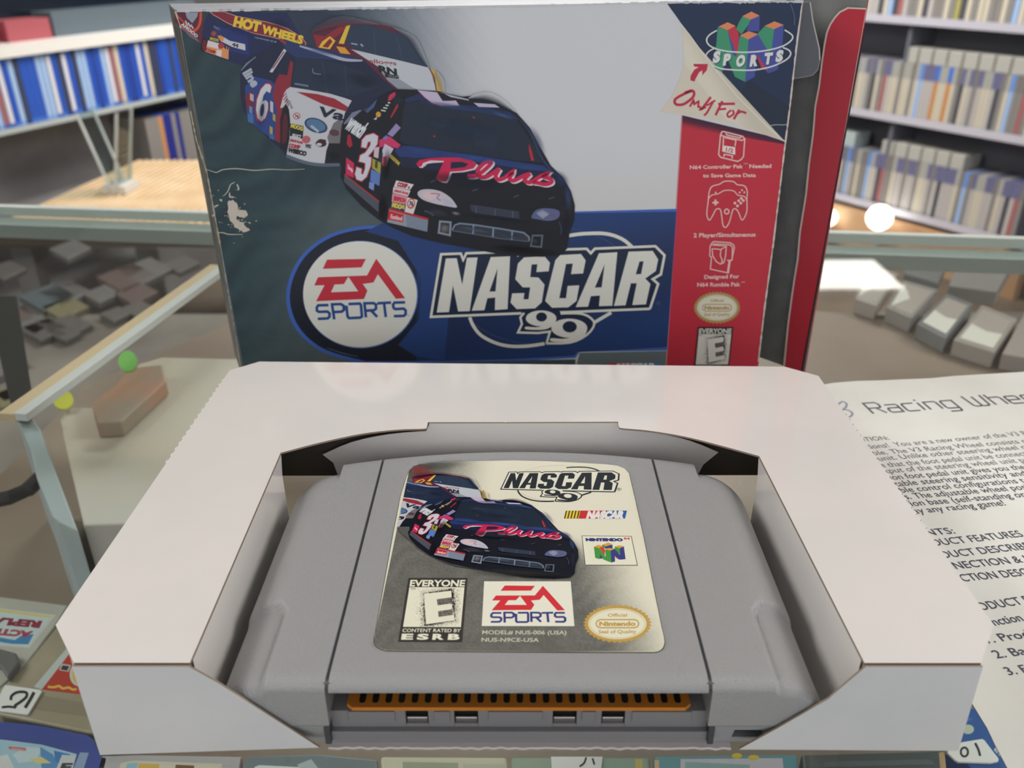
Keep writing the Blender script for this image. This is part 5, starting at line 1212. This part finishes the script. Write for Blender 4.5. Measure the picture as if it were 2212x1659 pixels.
ink(t, [], G4, ZT+.9, (), [([(272, 905), (240, 965), (200, 1030)], 7, (44, 46, 50)), ([(88, 968), (92, 936), (130, 908), (180, 902), (212, 912), (208, 945), (160, 985), (122, 1010), (128, 1028)], 6, (44, 46, 50)), ([(128, 1028), (70, 1020), (14, 1026)], 5, (44, 46, 50))], 'handwriting')
t, o = slab('handheld_cartridge', 'bright blue cartridge with a pale blue picture label, under the glass below the tan one', 'cartridge', G4([(-150, 1130), (40, 1132), (330, 1162), (700, 1238), (748, 1270), (775, 1330), (800, 1402), (872, 1425), (800, 1720), (-200, 1720)]), ZT, ZD, mat('blue_plastic', (64, 82, 160), .3, .5), PG)
ink(t, [([(30, 1284), (330, 1322), (612, 1398), (520, 1720), (-160, 1720), (-120, 1300), (-40, 1280)], (170, 206, 224)), ([(100, 1400), (220, 1340), (330, 1350), (290, 1450), (150, 1470)], (204, 224, 232)), ([(320, 1340), (420, 1400), (470, 1480), (400, 1600), (330, 1500)], (92, 150, 206)), ([(430, 1370), (560, 1400), (500, 1500), (440, 1450)], (70, 130, 196)), ([(-60, 1430), (60, 1400), (120, 1520), (40, 1640), (-60, 1600)], (222, 226, 224)), ([(230, 1440), (330, 1420), (410, 1470), (300, 1475)], (222, 214, 150)),
        ([(495, 1404), (608, 1412), (560, 1560), (430, 1560)], (206, 212, 214)), ([(638, 1384), (708, 1388), (600, 1720), (500, 1720)], (146, 166, 202)), ([(70, 1338), (200, 1350), (212, 1358), (200, 1374), (80, 1362), (68, 1350)], (214, 96, 92))], G4, ZT, [("E", (470, 1530), (560, 1530), (26, -60), (60, 70, 80), .06), ("NINTENDO", (88, 1360), (196, 1370), (0, -10), (236, 216, 214), .03)])
row = [  # the row of cartridges whose top ends show under the tray's front edge
 ('lilac grey cartridge', 'lilac-grey cartridge with a yellow and brown label', (176, 172, 176), [(218, 1632), (300, 1630), (522, 1634), (505, 1720), (190, 1720)], [([(262, 1648), (290, 1643), (480, 1650), (470, 1720), (235, 1720)], (206, 200, 180)), ([(300, 1650), (345, 1651), (335, 1690), (290, 1690)], (206, 172, 80)), ([(380, 1652), (420, 1654), (415, 1690), (372, 1690)], (120, 82, 60)), ([(275, 1650), (298, 1648), (290, 1680), (262, 1680)], (140, 186, 206))]),
 ('slate', 'slate-grey cartridge with a white label', (112, 126, 132), [(528, 1640), (536, 1632), (690, 1628), (816, 1640), (824, 1720), (505, 1720)], [([(550, 1657), (560, 1653), (700, 1660), (695, 1720), (535, 1720)], (212, 224, 224)), ([(642, 1652), (672, 1640), (684, 1655), (690, 1664), (650, 1662)], (176, 190, 192))]),
 ('cream', 'cream cartridge with dull green bars', (206, 202, 178), [(822, 1634), (1096, 1636), (1100, 1720), (830, 1720)], [([(870, 1646), (990, 1648), (990, 1720), (870, 1720)], (160, 166, 142)), ([(1000, 1650), (1090, 1650), (1090, 1720), (1000, 1720)], (190, 190, 172))]),
 ('dull green', 'dull green cartridge beside a folded white tag', (150, 168, 150), [(1104, 1636), (1404, 1636), (1410, 1720), (1106, 1720)], [([(1300, 1640), (1395, 1640), (1398, 1720), (1300, 1720)], (150, 176, 160)), ([(1372, 1640), (1388, 1640), (1388, 1720), (1372, 1720)], (206, 190, 110))]),
 ('teal', 'teal cartridge with a pale lilac label spotted yellow', (96, 160, 174), [(1412, 1634), (1722, 1630), (1730, 1720), (1412, 1720)], [([(1414, 1642), (1424, 1642), (1424, 1720), (1414, 1720)], (226, 196, 150)), ([(1470, 1640), (1690, 1638), (1700, 1720), (1470, 1720)], (214, 210, 222)), (ell(1592, 1633, 11, 6), (226, 204, 70)), (ell(1628, 1637, 12, 6), (226, 204, 90)), ([(1480, 1646), (1620, 1652), (1610, 1720), (1480, 1720)], (150, 190, 190))]),
 ('dark grey', 'dark grey ridged cartridge', (84, 92, 94), [(1730, 1630), (2030, 1622), (2060, 1720), (1740, 1720)], [([(1780, 1646), (2010, 1640), (2020, 1652), (1780, 1658)], (104, 112, 114)), ([(2028, 1626), (2040, 1624), (2050, 1720), (2036, 1720)], (190, 160, 124))])]
for nm, lab_, c, px, inks in row:
    t, o = slab('handheld_cartridge', lab_+', under the glass below the tray front', 'cartridge', px, ZT, ZD, mat('plastic_'+nm, c, .4), PG)
    ink(t, inks, lambda p: p, ZT)
t, o = slab_tag('folded white tag with two pen strokes, lying on the dull green cartridge', [(1190, 1634), (1302, 1634), (1292, 1720), (1196, 1720)], ZT+.1)
ink(t, [], lambda p: p, ZT+.9, (), [([(1266, 1636), (1262, 1648), (1252, 1656)], 4, (40, 44, 44)), ([(1280, 1638), (1284, 1652)], 4, (40, 44, 44))], 'handwriting')
t, o = slab('handheld_cartridge', 'deep blue cartridge with a pale oval, under the glass below the instruction sheet', 'cartridge', G8([(1790, 860), (2060, 860), (2330, 1500), (2110, 1500), (1700, 1130)]), ZT, ZD, mat('deep_blue_plastic', (48, 96, 168), .35), PG)
ink(t, [(ell(1836, 1012, 40, 32), (196, 206, 190)), ([(1780, 930), (1870, 935), (1850, 960), (1770, 955)], (80, 120, 190))], G8, ZT, [("in", (2010, 1150), (2050, 1190), (16, -30), (214, 222, 228), .04)])
t, o = slab_tag('white tag handwritten 10, seen upside down on the deep blue cartridge', G8([(1740, 1106), (1930, 1074), (1946, 1082), (2042, 1206), (2040, 1224), (1990, 1236), (1772, 1228), (1745, 1214), (1688, 1158)]), ZT+.1)
ink(t, [], G8, ZT+.9, (), [([(1884, 1104), (1905, 1145), (1918, 1190)], 5, (60, 60, 62)), (ell(1812, 1164, 24, 30, 14)+[(1836, 1164)], 4.5, (60, 60, 62))], 'handwriting')

# ---- other stock inside the case
GA = crop(0, 800, 3.318); GB = crop(0, 400, 3.687); GC = crop(1720, 400, 3.687)
slab('carton', 'cream cardboard carton under the glass left of the tray', 'carton', [(300, 786), (348, 772), (520, 776), (560, 900), (300, 1130), (180, 1134), (128, 905), (150, 880), (215, 880)], -40, ZD, mat('cream_board', (204, 192, 170), .6, mix=(198, 194, 186), noise=8))
slab('console_case', 'slate-blue plastic case standing beside the cream carton under the glass', 'case', GA([(100, 300), (200, 290), (290, 420), (560, 1150), (420, 1085), (370, 1040), (260, 760), (215, 560)]), -38, ZD, mat('slate_plastic', (176, 188, 190), .4, mix=(150, 166, 170), noise=12))
slab('orange_carton', 'faded orange and grey carton behind the cream carton', 'carton', GA([(650, 230), (830, 100), (920, -20), (1160, -40), (1190, 80), (1000, 250), (870, 370), (690, 380)]), -33, -39.9, mat('faded_orange', (186, 142, 118), .6, mix=(166, 150, 132), noise=26))
def sticker(lab_, px, z, c):
    t = tag(MB().prism([onz(p, z) for p in px], [onz(p, z)+Vector((0, 0, .6)) for p in px]).build('price_sticker', mat('sticker_%d' % c[0], c, .6), None, loc=onz(px[0], z)), lab_, 'sticker', 'bright price stickers')
sticker('round green price sticker on the orange carton', ell(276, 782, 20, 22), -32.8, (120, 196, 92))
sticker('round yellow price sticker beside the rail end', ell(137, 866, 22, 20), -37.5, (198, 200, 60))
tag(MB().tube([onz(p, -60) for p in ((-30, 1085), (20, 1075), (60, 1058), (95, 1025))], 3.2).build('cable', mat('black_rubber', (26, 26, 28), .5), None, loc=onz((20, 1075), -60)), 'black cable lying in the case by the slate-blue case', 'cable')
tag(MB().prism([onz(p, -40) for p in ((-30, 640), (36, 640), (76, 892), (30, 905))], [onz(p, -32) for p in ((-30, 640), (36, 640), (76, 892), (30, 905))]).build('black_strap', mat('black_rubber', (26, 26, 28), .5), None, loc=onz((30, 700), -40)), 'black strap hanging inside the case at the left edge', 'strap')
JG = 'clear disc cases under the glass'
cases_px = [([(560, 640), (820, 700), (640, 960), (470, 905)], 'faint grey disc case nearest the red flap'), ([(850, 750), (1130, 830), (920, 1060), (720, 972)], 'grey disc case with a white streak, second from the red flap'), ([(1200, 862), (1412, 942), (1192, 1222), (962, 1102)], 'disc case with a big white patch, third from the red flap'), ([(1480, 952), (1764, 1062), (1580, 1334), (1252, 1232)], 'disc case with a white corner, fourth from the red flap'),
            ([(1320, 520), (1740, 600), (1600, 850), (1215, 800)], 'dark grey disc case in the second line behind the others'), ([(900, 560), (1200, 620), (1130, 780), (860, 700)], 'small grey disc case behind the second one'), ([(1830, 1000), (2100, 1080), (1960, 1400), (1640, 1340)], 'dim disc case cut by the right edge')]
for k, (px, lab_) in enumerate(cases_px):
    t, o = slab('disc_case', lab_+', under the glass', 'disc case', GC(px), -84, ZD, mat('case_grey_%d' % (k % 3), ((170, 162, 156), (154, 150, 146), (128, 130, 130))[k % 3], .25, .6), JG)
    c = (sum(a for a, b in px)/4, sum(b for a, b in px)/4)
    lite = [(c[0]+(a-c[0])*.8, c[1]+(b-c[1])*.8) for a, b in px]
    if k < 4: ink(t, [(lite, (176, 168, 160)), ([lite[3], lite[2], ((lite[1][0]+lite[2][0])/2, (lite[1][1]+lite[2][1])/2), (c[0], c[1]+20), ((lite[0][0]+lite[3][0])/2, (lite[0][1]+lite[3][1])/2)] if k > 1 else [((lite[0][0]+lite[3][0])/2, (lite[0][1]+lite[3][1])/2), lite[0], c, lite[3]], (226, 226, 214))], GC, -84, name='insert')
r2 = random.Random(5)
for k in range(34):
    x, y = r2.uniform(-10, 410), r2.uniform(530, 860)
    if y > 850-(x-100)*.72-40: continue
    a = r2.uniform(30, 70); c = r2.choice([(92, 88, 86), (108, 107, 105), (78, 75, 74), (120, 115, 88), (86, 95, 100), (102, 86, 82), (98, 93, 90)])
    t, o = slab('loose_case', {120: 'yellowish grey', 108: 'pale grey', 78: 'dark grey', 86: 'bluish grey', 102: 'reddish grey'}.get(c[0], 'brownish grey')+' game case lying deep inside the left bay', 'game case', [(x-a, y), (x+a*.2, y-a*.45), (x+a, y-a*.05), (x-a*.1, y+a*.5)], -274, -281.9, mat('loose_%d_%d' % (c[0], c[2]), c, .4), 'cases lying in the left bay')

# ================================================================== THE ROOM
def struct(mb, name, m): return tag(mb.build(name, m), None, None, None, 'structure')
struct(MB().box((-2800, -2600, -970), (3200, 5400, -950)), 'floor', mat('floor_planks', (120, 104, 90), .5, .3, mix=(104, 90, 78), noise=6))
struct(MB().box((-2800, 5380, -950), (3200, 5400, 1500)), 'wall_back', mat('wall_grey', (150, 150, 150), .8))
struct(MB().box((-2800, -2600, -950), (-2780, 5380, 1500)), 'wall_left', mat('wall_dim', (110, 108, 108), .8))
struct(MB().box((3180, -2600, -950), (3200, 5380, 1500)), 'wall_right', mat('wall_grey', (150, 150, 150), .8))
struct(MB().box((-2800, -2600, 1500), (3200, 5400, 1520)), 'ceiling', mat('ceiling_white', (206, 206, 204), .9))
M_lamp = mat('lamp_diffuser', (255, 250, 240), .5, emit=3.5)
def ceiling_light(x, y, sx, sy, lab_):
    t = thing('ceiling_light', lab_, 'ceiling light', (x, y, 1500), 'fluorescent ceiling lights')
    MB().box((x-sx/2-25, y-sy/2-25, 1470), (x+sx/2+25, y+sy/2+25, 1500)).build('housing', mat('white_metal', (220, 220, 220), .5), t)
    MB().box((x-sx/2, y-sy/2, 1462), (x+sx/2, y+sy/2, 1469)).build('diffuser', M_lamp, t)
ceiling_light(-1600, 300, 600, 1200, 'ceiling light panel above the left end of the counter'); ceiling_light(1600, 300, 600, 1200, 'ceiling light panel above the right end of the counter'); ceiling_light(1560, 4300, 900, 420, 'ceiling light panel beyond the right shelf'); ceiling_light(100, 2700, 1200, 700, 'ceiling light panel over the middle of the aisle')

# ---- shelf units with game cases
def shelf_frame(A, B):
    d = (B-A); d.z = 0; L = d.length; u = d/L; n_ = Vector((u.y, -u.x, 0))
    if n_.dot(A-CAM) > 0: n_ = -n_                     # n_ points at the camera side
    return u, n_, L
def case_mesh(w_, h_, dep, body, band, bfrac):
    """one game case standing upright: spine at y = 0 facing -y"""
    mb = MB(); e = .5
    mb.box((e, 0, 0), (w_-e, dep, h_*(1-bfrac)), 0); mb.box((e, 0, h_*(1-bfrac)), (w_-e, dep, h_), 1)
    mb.box((e+1.5, -.4, h_*.06), (w_-e-1.5, 0, h_*(1-bfrac)*.97), 2)
    return mb
def case_row(A, u, n_, L, zt_, h_, w_, dep, palette, where, group, start=0, bfrac=0.0, skip=None):
    rz = math.atan2(u.y, u.x); flip = Vector((-u.y, u.x, 0)).dot(n_) > 0
    protos = {}; k = 0; x = start
    while x < L-w_:
        ci = r2.choices(range(len(palette)), [p[3] for p in palette])[0]; nm, body, sp, wt, band = palette[ci]
        base = A+u*(x if not flip else x+w_); base.z = zt_-h_
        if skip is None or not skip(x):
            if ci not in protos:
                mb = case_mesh(w_, h_, dep, None, None, bfrac)
                o = mb.build('game_case', [mat('case_%s_body' % nm, body, .35), mat('case_%s_band' % nm, band, .4), mat('case_%s_spine' % nm, sp, .45)])
                protos[ci] = o
            else:
                o = protos[ci].copy(); COL.objects.link(o)
            o.location = base*MM; o.rotation_euler = (0, 0, rz+(math.pi if flip else 0))
            tag(o, 'game case with a %s spine standing on %s' % (nm, where), 'game case', group)
        x += w_+r2.uniform(0.3, 1.2)
LA, LB = onz((-70, 137), -130), onz((452, 68), -130)
u, n_, L = shelf_frame(LA, LB)
BLUE = (74, 122, 212)
palL = [('blue', BLUE, (40, 84, 186), 5, BLUE), ('deep blue', (36, 64, 146), (42, 72, 164), 2.4, (26, 50, 120)), ('pale blue', (126, 164, 222), (166, 194, 230), 3, (110, 150, 214)), ('white and blue', (60, 104, 190), (222, 222, 224), 2.6, (60, 104, 190)), ('black and blue', (34, 60, 130), (64, 68, 84), 1.3, (34, 60, 130)), ('cream', (170, 170, 164), (214, 204, 182), .8, (170, 170, 164)), ('reddish', (70, 100, 170), (168, 104, 90), .4, (70, 100, 170))]
case_row(LA, u, n_, L, -132, 171, 17, 135, palL, 'the upper left shelf', 'cases on the upper left shelf', 4)
palL2 = [('dark blue', (40, 50, 130), (44, 52, 140), 2, BLUE), ('orange', (190, 130, 80), (206, 150, 96), 1, BLUE), ('grey', (130, 126, 122), (146, 142, 138), 2, (130, 126, 122))]
case_row(LA, u, n_, L, -362, 171, 19, 135, palL2, 'the lower left shelf', 'cases on the lower left shelf', L*.60)
unit = thing('wall_shelf', 'long wall shelf of blue game cases with a white top board at the left', 'shelf', LA+u*L/2-n_*70+Vector((0, 0, 130-950)))
def board(a0, a1, front, back, z0, z1, name, m, parent, A=LA, uu=None, nn=None):
    uu = uu or u; nn = nn or n_
    q_ = [A+uu*a0+nn*front, A+uu*a1+nn*front, A+uu*a1-nn*back, A+uu*a0-nn*back]
    return MB().prism([Vector((v_.x, v_.y, z0)) for v_ in q_], [Vector((v_.x, v_.y, z1)) for v_ in q_]).build(name, m, parent)
M_wb = mat('white_board_shelf', (232, 230, 224), .4, .4); M_gb = mat('grey_board_shelf', (136, 134, 134), .6, mix=(116, 112, 112), noise=4)
board(-60, L+40, 14, 150, -128, -100, 'top_board', M_wb, unit); board(-60, L+40, 4, 150, -318, -304, 'shelf_board', mat('pale_green_board', (176, 186, 186), .4), unit)
board(-60, L+40, 6, 150, -548, -534, 'shelf_board', M_gb, unit); board(-60, L+40, -150, 165, -950, -100, 'back_board', M_gb, unit)
board(-60, L+40, 2, 150, -950, -780, 'plinth', M_gb, unit)
# things on top of the left unit
def onwall(A, uu, nn, a, dep, z): return A+uu*a-nn*dep+Vector((0, 0, z-A.z))
def solid(name, lab_, cat, a0, a1, d0, d1, z0, z1, m, group=None, A=LA, uu=None, nn=None, bev=0):
    uu = uu or u; nn = nn or n_
    q_ = [onwall(A, uu, nn, a0, d0, z0), onwall(A, uu, nn, a1, d0, z0), onwall(A, uu, nn, a1, d1, z0), onwall(A, uu, nn, a0, d1, z0)]
    o = MB().prism(q_, [v_+Vector((0, 0, z1-z0)) for v_ in q_]).build(name, m, None, loc=sum(q_, Vector())/4, bevel=bev)
    return tag(o, lab_, cat, group)
solid('storage_box', 'dull red box on the white shelf top, at the left edge', 'box', -40, 155, 60, 140, -99.9, -48, mat('dull_red', (168, 84, 92), .5), 'red boxes on the left shelf')
solid('storage_box', 'dull red box on the white shelf top, next to the grey bar', 'box', 185, 330, 60, 140, -99.9, -46, mat('dull_red', (168, 84, 92), .5), 'red boxes on the left shelf')
solid('sound_bar', 'long grey bar lying along the white shelf top', 'bar', 350, L+30, 70, 150, -99.9, -34, mat('bar_grey', (92, 104, 112), .5))
solid('television', 'dark switched-off screen standing behind the grey bar', 'television', 40, L+30, 152, 165, -99.9, 420, mat('screen_dark', (20, 28, 40), .2))
# slatted bench in front of the left unit
bench = thing('slatted_bench', 'pale wooden slatted bench below the blue game cases', 'bench', LA+u*L*.55+n_*190+Vector((0, 0, 130-950)))
ZB = -470
dv = onz((354, 401), ZB)-onz((300, 430), ZB); dv.z = 0; dv.normalize()
M_sl = mat('pale_slat', (240, 214, 176), .5, .3, mix=(228, 196, 152), noise=12)
c0 = onz((-40, 500), ZB); c1 = onz((560, 500), ZB)
NS = 30
for k in range(NS):
    a = c0.lerp(c1, k/NS); a1 = a+dv*760; wv_ = (c1-c0).normalized()*((c1-c0).length/NS*.46)
    q_ = [a, a+wv_, a1+wv_, a1]
    MB().prism([v_-Vector((0, 0, 12)) for v_ in q_], q_).build('slat', M_sl, bench)
q_ = [c0, c1, c1+dv*760, c0+dv*760]
MB().prism([v_-Vector((0, 0, 40)) for v_ in q_], [v_-Vector((0, 0, 12.1)) for v_ in q_]).build('seat_board', mat('slat_base', (78, 58, 42), .8), bench)
for a in (c0+dv*60+(c1-c0)*.08, c1+dv*60-(c1-c0)*.08, c0+dv*600+(c1-c0)*.08, c1+dv*600-(c1-c0)*.08): MB().box((a.x-25, a.y-25, -949.9), (a.x+25, a.y+25, ZB-40)).build('leg', M_gb, bench)
# clear display stand on the bench
sp_ = onz((262, 412), ZB); st = thing('acrylic_stand', 'clear acrylic display stand on the slatted bench', 'display stand', sp_)
M_acr = glass_mat('acrylic', (.80, .86, .86), 1.0, .05)
ex = (c1-c0).normalized()
for s_ in (-1, 1):
    a, b = sp_+ex*(s_*8), sp_+ex*(s_*52)+Vector((0, 0, 215)); MB().prism([a-dv*40, a+dv*40, a+dv*40+ex*3, a-dv*40+ex*3], [b-dv*40, b+dv*40, b+dv*40+ex*3, b-dv*40+ex*3]).build('clear_panel', M_acr, st)
for s_ in (-1, 1):
    for d_ in (-38, 38): MB().tube([sp_+ex*(s_*8)+dv*d_+Vector((0, 0, 20)), sp_+ex*(s_*53)+dv*d_+Vector((0, 0, 214))], 4, 6).build('bright_edge', mat('acrylic_edge', (214, 220, 218), .25), st)
q_ = [sp_-ex*32-dv*40, sp_+ex*32-dv*40, sp_+ex*32+dv*40, sp_-ex*32+dv*40]; MB().prism([v_+Vector((0, 0, .1)) for v_ in q_], [v_+Vector((0, 0, 22)) for v_ in q_]).build('base', mat('stand_base', (216, 212, 204), .4), st)

# right unit
RA, RB = onz((1690, 104), -250), onz((2290, 174), -250)
u2, n2, L2 = shelf_frame(RA, RB)
PUR = (112, 112, 146)
palR = [('white', (150, 150, 156), (196, 190, 184), 4, PUR), ('cream', (150, 148, 150), (184, 174, 162), 4, PUR), ('grey', (120, 120, 126), (150, 148, 146), 4, PUR), ('black', (70, 70, 84), (86, 86, 92), 1.2, PUR), ('red', (150, 110, 120), (176, 108, 106), .6, PUR), ('orange', (150, 130, 120), (184, 148, 112), .45, PUR), ('yellow', (150, 146, 110), (178, 170, 100), .25, PUR), ('pale blue', (130, 150, 170), (156, 172, 182), .6, PUR)]
unit2 = thing('wall_shelf', 'tall wall shelf of pale game cases with purple-topped rows at the right', 'shelf', RA+u2*L2/2-n2*80+Vector((0, 0, 250-950)))
M_lip = mat('lilac_lip', (196, 194, 204), .3, .6)
for zt_, nm in ((80, 'the top right shelf'), (-250, 'the middle right shelf'), (-580, 'the lower right shelf')):
    case_row(RA, u2, n2, L2, zt_, 190, 15 if zt_ != 80 else 19, 135, palR, nm, 'cases on '+nm, 0, .26 if zt_ != 80 else .04)
    board(-60, L2+60, 10, 150, zt_-204, zt_-190.2, 'shelf_board', mat('dark_shelf', (104, 106, 116), .5), unit2, RA, u2, n2)
    board(-60, L2+60, 16, -10.2, zt_-204, zt_-178, 'shelf_lip', M_lip, unit2, RA, u2, n2)
board(-60, L2+60, -150.2, 170, -950, 300, 'back_board', mat('dark_back', (118, 118, 126), .7), unit2, RA, u2, n2)
for k in range(3):
    a = L2*(.02+.48*k); board(a, a+14, -2, 150, -950, 300, 'upright', mat('dark_shelf', (104, 106, 116), .5), unit2, RA, u2, n2)
board(-60, L2+60, 40, -.2, -949.9, -800, 'plinth', mat('tan_plinth', (206, 168, 128), .5, mix=(190, 146, 108), noise=5), unit2, RA, u2, n2)
NR = Vector((n2.x, n2.y, 0)); DR = NR.dot(RA+n2*90)  # glowing globes on posts, added to make the white glare spots
for px, r, lab_ in ((1790, 24, 'round white globe added as a glare spot under the lower right shelf, next to the red flap'), (1900, 34, 'larger round white globe added as a glare spot under the lower right shelf')):
    c = on((px, 470), NR, DR); t = thing('glare_globe', lab_, 'glare spot', (c.x, c.y, -950), 'added glare globes under the lower right shelf')
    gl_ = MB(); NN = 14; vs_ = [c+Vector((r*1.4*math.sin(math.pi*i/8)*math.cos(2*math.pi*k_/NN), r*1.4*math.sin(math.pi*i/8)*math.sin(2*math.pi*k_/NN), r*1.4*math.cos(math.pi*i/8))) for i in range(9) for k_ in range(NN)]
    gl_.add(vs_, [(i*NN+k_, i*NN+(k_+1) % NN, (i+1)*NN+(k_+1) % NN, (i+1)*NN+k_) for i in range(8) for k_ in range(NN)]).build('globe', mat('glare_glow', (255, 252, 244), .5, emit=3.0), t, smooth=True)
    MB().tube([Vector((c.x, c.y, -949.8)), Vector((c.x, c.y, c.z-r*1.3))], 12, 10).build('base', mat('globe_post', (190, 190, 190), .4), t)
BX = mat('pale_box', (178, 176, 168), .5)
for zt_, f0, cnt, nm in ((-250, .50, 8, 'middle'), (-580, .48, 6, 'lower')):
    for k in range(cnt):
        a = L2*f0+k*56
        if a+50 > L2: break
        solid('small_carton', 'pale small carton lying on top of the %s right row of cases' % nm, 'carton', a, a+50, 6, 110, zt_+.6, zt_+52, BX, 'small cartons above the %s right row' % nm, RA, u2, n2, 2)
for k in range(5): solid('clear_box', 'frosted clear box on the middle right row nearest the red flap', 'box', L2*.06+k*70, L2*.06+k*70+62, 8, 100, -579.4, -524, mat('frosted', (176, 190, 188), .3, .7), 'frosted boxes above the lower right row', RA, u2, n2, 2)
